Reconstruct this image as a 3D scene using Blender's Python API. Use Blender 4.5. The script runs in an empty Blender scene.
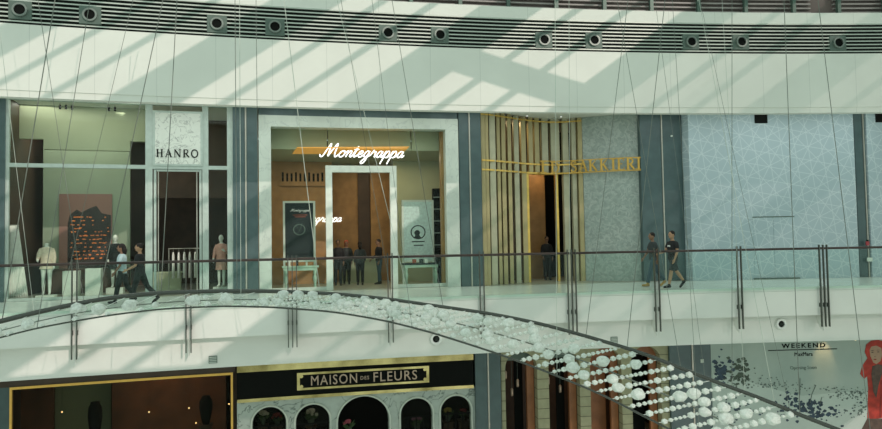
import bpy, bmesh, math, random
from math import sin, cos, pi, sqrt, atan2, hypot
from mathutils import Vector, Matrix
random.seed(7)
S = bpy.context.scene
COL = S.collection
# ------------------------------------------------------------------ camera model and arc coordinates
F, PITCH, ROLL, EYE = 680.0, .0412, -.0175, 1.5507
CX, CY, R = 16.646, -67.94, 89.055          # the gallery edge is an arc of this circle
cp, sp, cr, sr = cos(PITCH), sin(PITCH), cos(ROLL), sin(ROLL)
FW = Vector((0, cp, sp)); UP0 = Vector((0, -sp, cp)); RT0 = Vector((1, 0, 0))
RT = cr * RT0 + sr * UP0; UP = -sr * RT0 + cr * UP0
def P(u, d, z):
    a = u / R
    return Vector((CX + (R + d) * sin(a), CY + (R + d) * cos(a), z))
def ray(x, y): return FW * F + RT * (x - 441) + UP * (214.5 - y)
def loc(x, y, d):
    r = ray(x, y); q = R + d
    a = r.x**2 + r.y**2; b = -2 * (r.x * CX + r.y * CY); c = CX**2 + CY**2 - q * q
    t = (-b + sqrt(b * b - 4 * a * c)) / 2 / a
    h = r * t + Vector((0, 0, EYE))
    return atan2(h.x - CX, h.y - CY) * R, h.z
def U(x, d, y=200): return loc(x, y, d)[0]
def Z(x, y, d): return loc(x, y, d)[1]
def onz(x, y, z):                            # (u, d) of a point on a level plane
    r = ray(x, y); t = (z - EYE) / r.z; h = r * t
    return atan2(h.x - CX, h.y - CY) * R, hypot(h.x - CX, h.y - CY) - R
def atY(x, y, Y):
    r = ray(x, y); return r * (Y / r.y) + Vector((0, 0, EYE))
cd = bpy.data.cameras.new('camera'); cam = bpy.data.objects.new('camera', cd); COL.objects.link(cam)
cd.sensor_width = 36; cd.lens = F / 882 * 36; cd.clip_end = 300
m3 = Matrix((RT, UP, -FW)).transposed()
cam.matrix_world = Matrix.Translation((0, 0, EYE)) @ m3.to_4x4()
S.camera = cam
# ------------------------------------------------------------------ materials
def lin(c):
    return tuple(((v / 255) / 12.92 if v <= 10 else ((v / 255 + .055) / 1.055) ** 2.4) for v in c)
def mat(name, col, rough=.6, metal=0., noise=.06, nscale=6., emit=None, estr=1., spec=.5, col2=None, veins=None):
    m = bpy.data.materials.new(name); m.use_nodes = True
    nt = m.node_tree; b = nt.nodes['Principled BSDF']; L = nt.links.new
    b.inputs['Roughness'].default_value = rough; b.inputs['Metallic'].default_value = metal
    b.inputs['Specular IOR Level'].default_value = spec
    tc = nt.nodes.new('ShaderNodeTexCoord'); nz = nt.nodes.new('ShaderNodeTexNoise')
    L(tc.outputs['Object'], nz.inputs['Vector'])
    nz.inputs['Scale'].default_value = nscale; nz.inputs['Detail'].default_value = 6
    rp = nt.nodes.new('ShaderNodeValToRGB'); L(nz.outputs['Fac'], rp.inputs['Fac'])
    lo = tuple(max(0, v * (1 - noise)) for v in col); hi = tuple(min(1, v * (1 + noise)) for v in col)
    if col2: lo = col2; hi = col
    rp.color_ramp.elements[0].position = .35; rp.color_ramp.elements[1].position = .65
    rp.color_ramp.elements[0].color = (*lo, 1); rp.color_ramp.elements[1].color = (*hi, 1)
    out = rp.outputs['Color']
    if veins:                                # (colour, scale, width)
        n2 = nt.nodes.new('ShaderNodeTexNoise'); L(tc.outputs['Object'], n2.inputs['Vector'])
        n2.inputs['Scale'].default_value = veins[1]; n2.inputs['Detail'].default_value = 9; n2.inputs['Distortion'].default_value = 1.2
        r2 = nt.nodes.new('ShaderNodeValToRGB'); L(n2.outputs['Fac'], r2.inputs['Fac'])
        e = r2.color_ramp.elements; w = veins[2]
        e[0].position = .5 - w; e[0].color = (0, 0, 0, 1); e[1].position = .5; e[1].color = (1, 1, 1, 1)
        k = e.new(.5 + w); k.color = (0, 0, 0, 1)
        mx = nt.nodes.new('ShaderNodeMix'); mx.data_type = 'RGBA'
        L(r2.outputs['Color'], mx.inputs['Factor']); L(out, mx.inputs['A']); mx.inputs['B'].default_value = (*veins[0], 1)
        out = mx.outputs['Result']
    L(out, b.inputs['Base Color'])
    if emit:
        b.inputs['Emission Color'].default_value = (*emit, 1); b.inputs['Emission Strength'].default_value = estr
    return m
def glassmat(name, tint, refl=.06, rough=.02):
    m = bpy.data.materials.new(name); m.use_nodes = True
    nt = m.node_tree; nt.nodes.clear(); L = nt.links.new
    o = nt.nodes.new('ShaderNodeOutputMaterial'); mx = nt.nodes.new('ShaderNodeMixShader')
    t = nt.nodes.new('ShaderNodeBsdfTransparent'); g = nt.nodes.new('ShaderNodeBsdfGlossy')
    t.inputs['Color'].default_value = (*tint, 1); g.inputs['Roughness'].default_value = rough
    g.inputs['Color'].default_value = (.9, 1, .95, 1)
    lw = nt.nodes.new('ShaderNodeLayerWeight'); lw.inputs['Blend'].default_value = .25
    mr = nt.nodes.new('ShaderNodeMapRange'); L(lw.outputs['Fresnel'], mr.inputs['Value'])
    mr.inputs['To Min'].default_value = refl; mr.inputs['To Max'].default_value = .45
    L(mr.outputs['Result'], mx.inputs['Fac']); L(t.outputs[0], mx.inputs[1]); L(g.outputs[0], mx.inputs[2])
    L(mx.outputs[0], o.inputs['Surface'])
    return m
M = {}
M['white'] = mat('white_plaster', (.76, .77, .72), .75, noise=.025, nscale=1.2, spec=.2)
def jointed(m, pitch, depth=.45, w=.008):    # fine vertical joints between cladding panels
    nt = m.node_tree; L = nt.links.new; b = nt.nodes['Principled BSDF']
    src = b.inputs['Base Color'].links[0].from_socket
    tc = nt.nodes.new('ShaderNodeTexCoord'); sx = nt.nodes.new('ShaderNodeSeparateXYZ'); L(tc.outputs['Object'], sx.inputs[0])
    a = nt.nodes.new('ShaderNodeMath'); a.operation = 'PINGPONG'; L(sx.outputs['X'], a.inputs[0]); a.inputs[1].default_value = pitch / 2
    c = nt.nodes.new('ShaderNodeMath'); c.operation = 'LESS_THAN'; L(a.outputs[0], c.inputs[0]); c.inputs[1].default_value = w
    f = nt.nodes.new('ShaderNodeMath'); f.operation = 'MULTIPLY'; L(c.outputs[0], f.inputs[0]); f.inputs[1].default_value = depth
    mx = nt.nodes.new('ShaderNodeMix'); mx.data_type = 'RGBA'
    L(f.outputs[0], mx.inputs['Factor']); L(src, mx.inputs['A']); mx.inputs['B'].default_value = (.12, .16, .14, 1)
    L(mx.outputs['Result'], b.inputs['Base Color'])
    return m
M['fascia'] = jointed(mat('white_fascia_panels', (.76, .77, .71), .6, noise=.025, nscale=.8, spec=.25), 1.48, .2)
M['soffit'] = mat('ceiling_white', (.72, .75, .68), .8, noise=.02)
M['slat'] = mat('grille_slat_metal', (.50, .55, .49), .45, .25, noise=.05)
M['dark'] = mat('grille_recess_black', (.012, .018, .014), .8)
M['black'] = mat('matte_black', (.006, .007, .006), .75, spec=.12)
M['plate'] = mat('nozzle_plate_grey', (.105, .15, .125), .5, .2)
M['ring'] = mat('nozzle_ring_metal', (.20, .235, .21), .4, .4)
M['whitering'] = mat('nozzle_white_enamel', (.78, .80, .76), .4)
M['clad'] = mat('blue_grey_cladding', (.064, .106, .108), .35, .15, noise=.12, nscale=2.5)
M['strip'] = mat('brushed_steel_strip', (.42, .42, .36), .35, .5)
M['frame'] = mat('pale_aluminium', (.42, .50, .45), .45, .1)
M['marble'] = mat('white_marble', (.54, .60, .53), .35, noise=.06, nscale=2, veins=((.44, .50, .45), 1.6, .02))
M['marble2'] = mat('grey_green_marble', (.29, .35, .315), .4, noise=.12, nscale=7, veins=((.40, .46, .42), 3.2, .05))
M['marble3'] = mat('veined_marble', (.46, .52, .47), .4, noise=.08, nscale=4, veins=((.12, .16, .14), 1.3, .018))
M['floor'] = mat('polished_floor', (.66, .70, .64), .22, noise=.04, nscale=1.0)
M['floor2'] = mat('shop_floor', (.34, .34, .27), .3, noise=.06, nscale=1.5)
M['gold'] = mat('brass', (.72, .48, .12), .34, .75, noise=.08)
M['fin'] = mat('champagne_metal', (.40, .34, .17), .45, .15, noise=.08, nscale=2)
M['finpale'] = mat('pale_stone_fin', (.43, .42, .29), .6, noise=.08, nscale=3)
M['goldpaint'] = mat('gold_lettering', (.58, .36, .07), .4, .35, noise=.05)
M['brightgold'] = mat('gold_painted_sheen', (.80, .66, .30), .25, .85, nscale=1.1, col2=(.30, .24, .09))  # dark gold noise patches painted in as uneven reflections
M['rosegold'] = mat('rose_gold_lettering', (.50, .38, .29), .35, .5)
M['goldframe'] = mat('warm_gold_trim', (.80, .47, .11), .35, .6, noise=.06)
M['rail'] = mat('dark_bronze_rail', (.045, .032, .028), .4, .4)
M['post'] = mat('steel_post', (.085, .095, .08), .4, .5)
M['glass'] = glassmat('balustrade_glass', (.925, .98, .955), .0)
M['shopglass'] = glassmat('shop_glass', (.96, .985, .97), -.002)
M['darkglass'] = glassmat('tinted_shop_glass', (.72, .72, .66), -.005)
M['tube'] = mat('chandelier_steel', (.085, .09, .08), .26, .7)
M['wire'] = mat('thin_steel_wire', (.16, .18, .155), .5, .3)
M['palewire'] = mat('pale_steel_wire', (.50, .55, .48), .5, .2)
def crystal():
    m = bpy.data.materials.new('cut_glass_crystal'); m.use_nodes = True
    nt = m.node_tree; b = nt.nodes['Principled BSDF']; L = nt.links.new
    b.inputs['Base Color'].default_value = (.90, .93, .89, 1); b.inputs['Roughness'].default_value = .25
    tr = nt.nodes.new('ShaderNodeBsdfTransparent'); tr.inputs['Color'].default_value = (.93, .98, .94, 1)
    tl = nt.nodes.new('ShaderNodeBsdfTranslucent'); tl.inputs['Color'].default_value = (.85, .9, .85, 1)
    a = nt.nodes.new('ShaderNodeMixShader'); c = nt.nodes.new('ShaderNodeMixShader')
    a.inputs[0].default_value = .25; L(b.outputs[0], a.inputs[1]); L(tl.outputs[0], a.inputs[2])
    tc = nt.nodes.new('ShaderNodeTexCoord'); nz = nt.nodes.new('ShaderNodeTexNoise'); nz.inputs['Scale'].default_value = 14
    L(tc.outputs['Object'], nz.inputs['Vector'])
    mr = nt.nodes.new('ShaderNodeMapRange'); L(nz.outputs['Fac'], mr.inputs[0]); mr.inputs[1].default_value = .35; mr.inputs[2].default_value = .65
    mr.inputs[3].default_value = .02; mr.inputs[4].default_value = .30
    L(mr.outputs[0], c.inputs[0]); L(a.outputs[0], c.inputs[1]); L(tr.outputs[0], c.inputs[2])
    L(c.outputs[0], nt.nodes['Material Output'].inputs['Surface'])
    return m
M['crystal'] = crystal()
def hoardmat():
    m = mat('patterned_hoarding_vinyl', (.25, .39, .40), .5, noise=.03)
    nt = m.node_tree; L = nt.links.new; b = nt.nodes['Principled BSDF']
    tc = nt.nodes.new('ShaderNodeTexCoord')
    last = None
    for k in range(5):
        a = k * pi / 5 + .13
        dp = nt.nodes.new('ShaderNodeVectorMath'); dp.operation = 'DOT_PRODUCT'; L(tc.outputs['Object'], dp.inputs[0]); dp.inputs[1].default_value = (cos(a), 0, sin(a))
        ad = nt.nodes.new('ShaderNodeMath'); ad.operation = 'ADD'; L(dp.outputs['Value'], ad.inputs[0]); ad.inputs[1].default_value = 20 + .23 * k
        pg = nt.nodes.new('ShaderNodeMath'); pg.operation = 'PINGPONG'; L(ad.outputs[0], pg.inputs[0]); pg.inputs[1].default_value = .25
        lt = nt.nodes.new('ShaderNodeMath'); lt.operation = 'LESS_THAN'; L(pg.outputs[0], lt.inputs[0]); lt.inputs[1].default_value = .012
        if last is None: last = lt
        else:
            mm = nt.nodes.new('ShaderNodeMath'); mm.operation = 'MAXIMUM'; L(last.outputs[0], mm.inputs[0]); L(lt.outputs[0], mm.inputs[1]); last = mm
    mx = last
    c = nt.nodes.new('ShaderNodeMix'); c.data_type = 'RGBA'; L(mx.outputs[0], c.inputs['Factor'])
    c.inputs['A'].default_value = (.37, .47, .50, 1); c.inputs['B'].default_value = (.50, .59, .60, 1)
    L(c.outputs['Result'], b.inputs['Base Color'])
    return m
M['hoard'] = hoardmat()
M['wood'] = mat('honey_wood', (.36, .20, .07), .5, noise=.15, nscale=3)
M['orangewood'] = mat('lit_orange_wood', (.62, .30, .06), .5, noise=.1, emit=(.9, .45, .08), estr=.35)
M['brown'] = mat('dark_brown_panel', (.06, .035, .02), .5, noise=.2, nscale=2)
M['redwood'] = mat('red_brown_wood', (.15, .055, .025), .4, noise=.3, nscale=1.5)
M['greenwall'] = mat('sage_green_wall', (.30, .36, .26), .7, noise=.03, nscale=2)
M['upperwall'] = mat('pale_olive_wall', (.42, .45, .30), .7, noise=.03, nscale=2)
M['cream'] = mat('cream_stone', (.40, .38, .24), .7, noise=.08, nscale=5)
M['pale'] = mat('pale_paint', (.66, .71, .63), .6)
M['tableleg'] = mat('mint_lacquer', (.45, .60, .48), .45)
M['lit'] = mat('lit_white_sign', (.9, .9, .88), .4, emit=(1, 1, .97), estr=1.4)
M['warm'] = mat('warm_lamp', (.9, .7, .4), .5, emit=(1, .62, .25), estr=4)
M['darkpink'] = mat('dull_mauve_panel', (.15, .115, .105), .6, noise=.2, nscale=1.5)
M['mauvebar'] = mat('mauve_reflection_bar', (.33, .30, .285), .5, noise=.1)
M['greenpost'] = mat('green_grey_post', (.09, .14, .115), .45, .3)
# ------------------------------------------------------------------ mesh builder
class MB:
    def __init__(s, sp='arc'): s.v = []; s.f = []; s.sp = sp
    def add(s, vs, fs):
        n = len(s.v); s.v += [Vector(v) for v in vs]; s.f += [tuple(i + n for i in f) for f in fs]; return s
    def box(s, x0, x1, y0, y1, z0, z1, seg=1.0):
        """a box; in arc space x is arc length and the box is cut along it so it follows the curve"""
        n = max(1, int(math.ceil(abs(x1 - x0) / seg))) if s.sp == 'arc' else 1
        vs = []; fs = []
        for i in range(n + 1):
            x = x0 + (x1 - x0) * i / n
            vs += [(x, y0, z0), (x, y1, z0), (x, y1, z1), (x, y0, z1)]
        for i in range(n):
            a = 4 * i; b = a + 4
            for k in range(4): fs.append((a + k, b + k, b + (k + 1) % 4, a + (k + 1) % 4))
        fs += [(0, 3, 2, 1), (4 * n, 4 * n + 1, 4 * n + 2, 4 * n + 3)][::-1]
        return s.add(vs, fs)
    def prof(s, pr, u0, u1, seg=1.0):
        """closed (d, z) outline swept along the arc"""
        n = max(1, int(math.ceil(abs(u1 - u0) / seg))); k = len(pr); vs = []; fs = []
        for i in range(n + 1):
            u = u0 + (u1 - u0) * i / n; vs += [(u, d, z) for d, z in pr]
        for i in range(n):
            for j in range(k): fs.append((i * k + j, (i + 1) * k + j, (i + 1) * k + (j + 1) % k, i * k + (j + 1) % k))
        fs += [tuple(range(k)), tuple(range(n * k + k - 1, n * k - 1, -1))]
        return s.add(vs, fs)
    def poly(s, pts, y0, y1):
        """outline of (x, z) points extruded from y0 to y1"""
        k = len(pts)
        vs = [(x, y0, z) for x, z in pts] + [(x, y1, z) for x, z in pts]
        fs = [tuple(range(k)), tuple(range(2 * k - 1, k - 1, -1))] + [(i, i + k, (i + 1) % k + k, (i + 1) % k) for i in range(k)]
        return s.add(vs, fs)
    def tube(s, pts, r, n=8, cap=True):
        pts = [Vector(p) for p in pts]; rs = r if isinstance(r, (list, tuple)) else [r] * len(pts)
        vs = []; fs = []; prev = None
        for i, p in enumerate(pts):
            t = (pts[min(i + 1, len(pts) - 1)] - pts[max(i - 1, 0)]).normalized()
            if prev is None:
                ref = Vector((0, 0, 1)) if abs(t.z) < .9 else Vector((1, 0, 0)); nrm = t.cross(ref).normalized()
            else: nrm = (prev - t * prev.dot(t)).normalized()
            prev = nrm; bn = t.cross(nrm)
            for j in range(n):
                a = 2 * pi * j / n; vs.append(p + (nrm * cos(a) + bn * sin(a)) * rs[i])
        for i in range(len(pts) - 1):
            for j in range(n): fs.append((i * n + j, i * n + (j + 1) % n, (i + 1) * n + (j + 1) % n, (i + 1) * n + j))
        if cap: fs += [tuple(range(n))[::-1], tuple(range((len(pts) - 1) * n, len(pts) * n))]
        return s.add(vs, fs)
    def rings(s, rg, n=14):
        """stack of ellipses (cx, cy, z, rx, ry)"""
        vs = []; fs = []
        for cx, cy, z, rx, ry in rg:
            for j in range(n): a = 2 * pi * j / n; vs.append((cx + rx * cos(a), cy + ry * sin(a), z))
        for i in range(len(rg) - 1):
            for j in range(n): fs.append((i * n + j, i * n + (j + 1) % n, (i + 1) * n + (j + 1) % n, (i + 1) * n + j))
        fs += [tuple(range(n))[::-1], tuple(range((len(rg) - 1) * n, len(rg) * n))]
        return s.add(vs, fs)
    def ball(s, c, r, n=10, m=6):
        r = r if isinstance(r, (tuple, list)) else (r, r, r); vs = [(c[0], c[1], c[2] - r[2])]; fs = []
        for i in range(1, m):
            p = -pi / 2 + pi * i / m
            for j in range(n): a = 2 * pi * j / n; vs.append((c[0] + r[0] * cos(p) * cos(a), c[1] + r[1] * cos(p) * sin(a), c[2] + r[2] * sin(p)))
        vs.append((c[0], c[1], c[2] + r[2])); t = len(vs) - 1
        for j in range(n):
            fs.append((0, 1 + (j + 1) % n, 1 + j)); fs.append((t, t - n + j, t - n + (j + 1) % n))
        for i in range(m - 2):
            for j in range(n): a = 1 + i * n; fs.append((a + j, a + (j + 1) % n, a + n + (j + 1) % n, a + n + j))
        return s.add(vs, fs)
    def disc(s, c, r0, r1, y0, y1, n=24):
        """a ring (r0 > 0) or disc in the x-z plane, extruded along y"""
        if r0 <= 0: return s.poly([(c[0] + r1 * cos(2 * pi * i / n), c[1] + r1 * sin(2 * pi * i / n)) for i in range(n)], y0, y1)
        vs = []; fs = []
        for r, y in ((r0, y0), (r1, y0), (r1, y1), (r0, y1)):
            vs += [(c[0] + r * cos(2 * pi * i / n), y, c[1] + r * sin(2 * pi * i / n)) for i in range(n)]
        for k in range(4):
            for i in range(n): fs.append((k * n + i, k * n + (i + 1) % n, ((k + 1) % 4) * n + (i + 1) % n, ((k + 1) % 4) * n + i))
        return s.add(vs, fs)
    def world(s): return [P(*v) for v in s.v] if s.sp == 'arc' else s.v
MAT4 = {}
def place(u, d, z, yaw=0): return Matrix.Translation(P(u, d, z)) @ Matrix.Rotation(-u / R + yaw, 4, 'Z')
def tag(o, label, cat, group=None):
    o['label'] = label; o['category'] = cat
    if group: o['group'] = group
    return o
def thing(name, label, cat, mtx, group=None):
    o = bpy.data.objects.new(name, None); COL.objects.link(o); o.empty_display_size = .2
    o.matrix_world = mtx; MAT4[o] = mtx; return tag(o, label, cat, group)
def obj(name, mb, m, parent=None, smooth=False, bevel=0, label=None):
    """one mesh object: a part of `parent`, or a top-level object whose origin is at its base"""
    vs = mb.world() if mb.sp != 'local' else mb.v
    if parent is not None:
        T = MAT4[parent]
        if mb.sp != 'local': I = T.inverted(); vs = [I @ v for v in vs]
    else:
        n = len(vs); c = Vector((sum(v.x for v in vs) / n, sum(v.y for v in vs) / n, min(v.z for v in vs)))
        T = Matrix.Translation(c) @ Matrix.Rotation(-atan2(c.x - CX, c.y - CY), 4, 'Z')
        I = T.inverted(); vs = [I @ v for v in vs]
    me = bpy.data.meshes.new(name); me.from_pydata([tuple(v) for v in vs], [], mb.f)
    bm = bmesh.new(); bm.from_mesh(me); bmesh.ops.recalc_face_normals(bm, faces=bm.faces)
    big = [f for f in bm.faces if len(f.verts) > 4]
    if big: bmesh.ops.triangulate(bm, faces=big)
    bm.to_mesh(me); bm.free()
    me.materials.append(M[m] if isinstance(m, str) else m)
    if smooth:
        for p in me.polygons: p.use_smooth = True
    o = bpy.data.objects.new(name, me); COL.objects.link(o)
    if parent is not None: o.parent = parent; MAT4[o] = T
    else: o.matrix_world = T; MAT4[o] = T
    if bevel:
        b = o.modifiers.new('bevel', 'BEVEL'); b.width = bevel; b.segments = 2; b.limit_method = 'ANGLE'
    if label: o['label'] = label
    return o
def struct(name, mb, m, smooth=False): o = obj(name, mb, m, None, smooth); o['kind'] = 'structure'; return o
def sthing(name, mtx):
    o = bpy.data.objects.new(name, None); COL.objects.link(o); o.matrix_world = mtx; MAT4[o] = mtx; o['kind'] = 'structure'; return o
def copy_thing(root, mtx, label=None, group=None):
    r = root.copy(); COL.objects.link(r); r.matrix_world = mtx; MAT4[r] = mtx
    if label: r['label'] = label
    if group: r['group'] = group
    for ch in list(root.children):
        c = ch.copy(); COL.objects.link(c); c.parent = r
        for g in list(ch.children): e = g.copy(); COL.objects.link(e); e.parent = c
    return r
def mesh_from(o, tri=False):
    dg = bpy.context.evaluated_depsgraph_get(); e = o.evaluated_get(dg); me = bpy.data.meshes.new_from_object(e)
    v = [tuple(x.co) for x in me.vertices]; me.calc_loop_triangles(); f = [tuple(p.vertices) for p in (me.loop_triangles if tri else me.polygons)]; bpy.data.meshes.remove(me); return v, f
def fuse(mb, vox, it=4):
    """union of closed shapes as one continuous smooth surface"""
    me = bpy.data.meshes.new('fuse_tmp'); me.from_pydata([tuple(v) for v in mb.v], [], mb.f)
    bm = bmesh.new(); bm.from_mesh(me); bmesh.ops.recalc_face_normals(bm, faces=bm.faces); bm.to_mesh(me); bm.free()
    o = bpy.data.objects.new('fuse_tmp', me); COL.objects.link(o)
    r = o.modifiers.new('r', 'REMESH'); r.mode = 'VOXEL'; r.voxel_size = vox
    s = o.modifiers.new('s', 'SMOOTH'); s.iterations = it; s.factor = .5
    v, f = mesh_from(o); bpy.data.objects.remove(o); bpy.data.meshes.remove(me)
    q = MB(mb.sp); q.add(v, f); return q
def text_mb(txt, x0, x1, y0, y1, d0, d1, bold=0., track=1.):
    """upright lettering filling a box of (u, z), standing off the wall from d1 to d0"""
    cu = bpy.data.curves.new('txt', 'FONT'); cu.body = txt; cu.extrude = .5; cu.offset = bold; cu.resolution_u = 3; cu.space_character = track
    o = bpy.data.objects.new('txt', cu); COL.objects.link(o); v, f = mesh_from(o, True)
    bpy.data.objects.remove(o); bpy.data.curves.remove(cu)
    ax = min(p[0] for p in v); bx = max(p[0] for p in v); ay = min(p[1] for p in v); by = max(p[1] for p in v)
    az = min(p[2] for p in v); bz = max(p[2] for p in v)
    q = MB('arc')
    q.add([(x0 + (p[0] - ax) / (bx - ax) * (x1 - x0), d1 + (p[2] - az) / (bz - az) * (d0 - d1), y0 + (p[1] - ay) / (by - ay) * (y1 - y0)) for p in v], f)
    return q
# stroke lettering: (points, half width) in a box 0..w by 0..1
def arcpts(cx, cy, rx, ry, a0, a1, n=12): return [(cx + rx * cos(a0 + (a1 - a0) * i / n), cy + ry * sin(a0 + (a1 - a0) * i / n)) for i in range(n + 1)]
K, T_ = .085, .04
SERIF = {
 'H': (.95, [([(.2, 0), (.2, 1)], K), ([(.75, 0), (.75, 1)], K), ([(.2, .52), (.75, .52)], T_)] + [([(x - .17, y), (x + .17, y)], .03) for x in (.2, .75) for y in (.03, .97)]),
 'A': (.95, [([(.12, 0), (.47, 1)], T_), ([(.45, 1), (.82, 0)], K), ([(.25, .33), (.7, .33)], .035), ([(0, .03), (.26, .03)], .03), ([(.66, .03), (.98, .03)], .03)]),
 'N': (.98, [([(.15, 0), (.15, 1)], T_), ([(.83, 0), (.83, 1)], T_), ([(.15, .97), (.83, .03)], K), ([(0, .03), (.3, .03)], .03), ([(.68, .97), (.98, .97)], .03)]),
 'R': (.88, [([(.2, 0), (.2, 1)], K), (arcpts(.42, .74, .26, .23, -pi / 2, pi / 2), .065), ([(.2, .97), (.42, .97)], .035), ([(.2, .51), (.42, .51)], .035), ([(.4, .5), (.82, .02)], K), ([(.03, .03), (.37, .03)], .03)]),
 'O': (1.02, [(arcpts(.5, .5, .41, .47, 0, 2 * pi, 28), .075)]),
 'I': (.42, [([(.2, 0), (.2, 1)], K), ([(.02, .03), (.38, .03)], .03), ([(.02, .97), (.38, .97)], .03)]),
 'D': (.95, [([(.2, 0), (.2, 1)], K), (arcpts(.36, .5, .46, .47, -pi / 2, pi / 2, 16), .07), ([(.03, .03), (.4, .03)], .035), ([(.03, .97), (.4, .97)], .035)]),
 'S': (.75, [([(.62, .80), (.5, .95), (.3, .96), (.14, .82), (.18, .64), (.36, .53), (.55, .42), (.63, .25), (.5, .06), (.28, .04), (.1, .2)], .065)]),
 'K': (.92, [([(.2, 0), (.2, 1)], K), ([(.22, .42), (.74, .97)], T_), ([(.36, .58), (.82, .03)], K), ([(.03, .03), (.37, .03)], .03), ([(.03, .97), (.37, .97)], .03)]),
 'E': (.80, [([(.2, 0), (.2, 1)], K), ([(.03, .97), (.68, .97)], .035), ([(.03, .03), (.72, .03)], .035), ([(.2, .52), (.55, .52)], .035), ([(.68, .8), (.68, 1)], .03), ([(.72, 0), (.72, .22)], .03)]),
 ' ': (.45, []),
}
def ribbon(q, pts, hw, d0, d1):
    pts = [Vector((p[0], p[1])) for p in pts]; k = len(pts); L = []; Rr = []
    for i, p in enumerate(pts):
        t = (pts[min(i + 1, k - 1)] - pts[max(i - 1, 0)]); t.normalize(); n = Vector((-t.y, t.x)) * hw
        L.append(p + n); Rr.append(p - n)
    for i in range(k - 1):
        q.poly([tuple(L[i]), tuple(L[i + 1]), tuple(Rr[i + 1]), tuple(Rr[i])], d0, d1)
def serif_letters(txt, u0, u1, z0, z1, d0, d1, gap=.16):
    """one mesh builder per letter"""
    tot = sum(SERIF[c][0] + gap for c in txt) - gap; k = (u1 - u0) / tot; h = z1 - z0; x = 0; res = []
    for c in txt:
        w, st = SERIF[c]
        if st:
            q = MB()
            for pts, hw in st: ribbon(q, [(u0 + (x + a) * k, z0 + b * h) for a, b in pts], hw * min(k, h), d0, d1)
            res.append(q)
        x += w + gap
    return res
SCRIPT = {
 'M': (2.35, [[(-.35, .35), (-.2, .02), (.12, .15), (.4, 1.2), (.62, 2.0), (.72, 1.7), (.8, .7), (.86, .08), (1.15, 1.0), (1.55, 2.0), (1.66, 1.6), (1.68, .6), (1.85, .02), (2.1, .1), (2.4, .5)]]),
 'o': (.95, [[(.5, .97), (.18, .82), (.02, .42), (.18, .04), (.5, .05), (.74, .45), (.66, .88), (.45, .95), (.65, .75), (.98, .8)]]),
 'n': (1.0, [[(0, .75), (.16, .98), (.2, .6), (.1, 0)], [(.12, .35), (.4, .88), (.64, .95), (.7, .6), (.62, .18), (.8, .02), (1.05, .35)]]),
 't': (.72, [[(0, .35), (.25, 1.1), (.38, 1.7), (.28, .9), (.18, .25), (.34, .02), (.72, .35)], [(-.02, 1.13), (.62, 1.2)]]),
 'e': (.85, [[(0, .35), (.38, .52), (.6, .78), (.44, 1), (.16, .8), (.08, .35), (.28, .02), (.58, .1), (.88, .42)]]),
 'g': (.98, [[(.66, .84), (.38, .98), (.08, .6), (.14, .1), (.4, .08), (.64, .55), (.72, .98), (.62, .2), (.48, -.6), (.2, -.98), (-.05, -.75), (.25, -.3), (.98, .35)]]),
 'r': (.92, [[(0, .3), (.2, .9), (.28, 1.12), (.36, .86), (.66, .88), (.62, .42), (.7, .04), (.95, .35)]]),
 'a': (1.0, [[(.66, .85), (.36, .98), (.08, .6), (.13, .08), (.4, .06), (.63, .55), (.72, .95), (.65, .4), (.76, .02), (1.02, .38)]]),
 'p': (1.0, [[(.0, .4), (.2, 1.02), (.14, .2), (-.05, -1.0)], [(.1, .25), (.36, .9), (.64, .96), (.76, .5), (.58, .04), (.3, .04), (.6, .02), (1.02, .36)]]),
}
def catmull(p, n=4):
    p = [Vector((a[0], a[1], 0)) for a in p]; out = []
    for i in range(len(p) - 1):
        a, b, c, d = p[max(i - 1, 0)], p[i], p[i + 1], p[min(i + 2, len(p) - 1)]
        for j in range(n):
            t = j / n
            out.append(.5 * ((2 * b) + (c - a) * t + (2 * a - 5 * b + 4 * c - d) * t * t + (3 * b - a - 3 * c + d) * t**3))
    out.append(p[-1]); return out
def script_word(txt, u0, u1, zb, xh, d, r, slant=.38, drop=0.):
    tot = sum(SCRIPT[c][0] for c in txt); k = (u1 - u0) / tot; x = 0; q = MB()
    for c in txt:
        w, st = SCRIPT[c]
        for s_ in st:
            pts = [(u0 + (x + v.x) * k + v.y * slant * xh, d, zb + v.y * xh + drop * x / tot) for v in catmull(s_)]
            q.tube(pts, r, 6)
        x += w
    return q
# ------------------------------------------------------------------ light
SUN = Vector((-1, 1.5, -.72))
sl = bpy.data.lights.new('sun', 'SUN'); sl.energy = 1.35; sl.angle = .004; sl.color = (1, .81, .76)
so = bpy.data.objects.new('sun', sl); COL.objects.link(so); so.rotation_euler = SUN.to_track_quat('-Z', 'Y').to_euler(); so.location = (20, -30, 25)
w = bpy.data.worlds.new('world'); S.world = w; w.use_nodes = True
bg = w.node_tree.nodes['Background']; bg.inputs[0].default_value = (.80, 1, .915, 1); bg.inputs[1].default_value = .80
def area(name, pos, size, power, color, target=None, sy=None):
    l = bpy.data.lights.new(name, 'AREA'); l.energy = power; l.color = color; l.size = size
    if sy: l.shape = 'RECTANGLE'; l.size_y = sy
    o = bpy.data.objects.new(name, l); COL.objects.link(o); o.location = pos
    v = (Vector(target) - Vector(pos)) if target else Vector((0, 0, -1))
    o.rotation_euler = v.to_track_quat('-Z', 'Y').to_euler(); return o
S.view_settings.view_transform = 'Standard'; S.view_settings.look = 'None'; S.view_settings.gamma = 1
S.view_settings.use_curve_mapping = False; S.view_settings.exposure = 0
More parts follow.
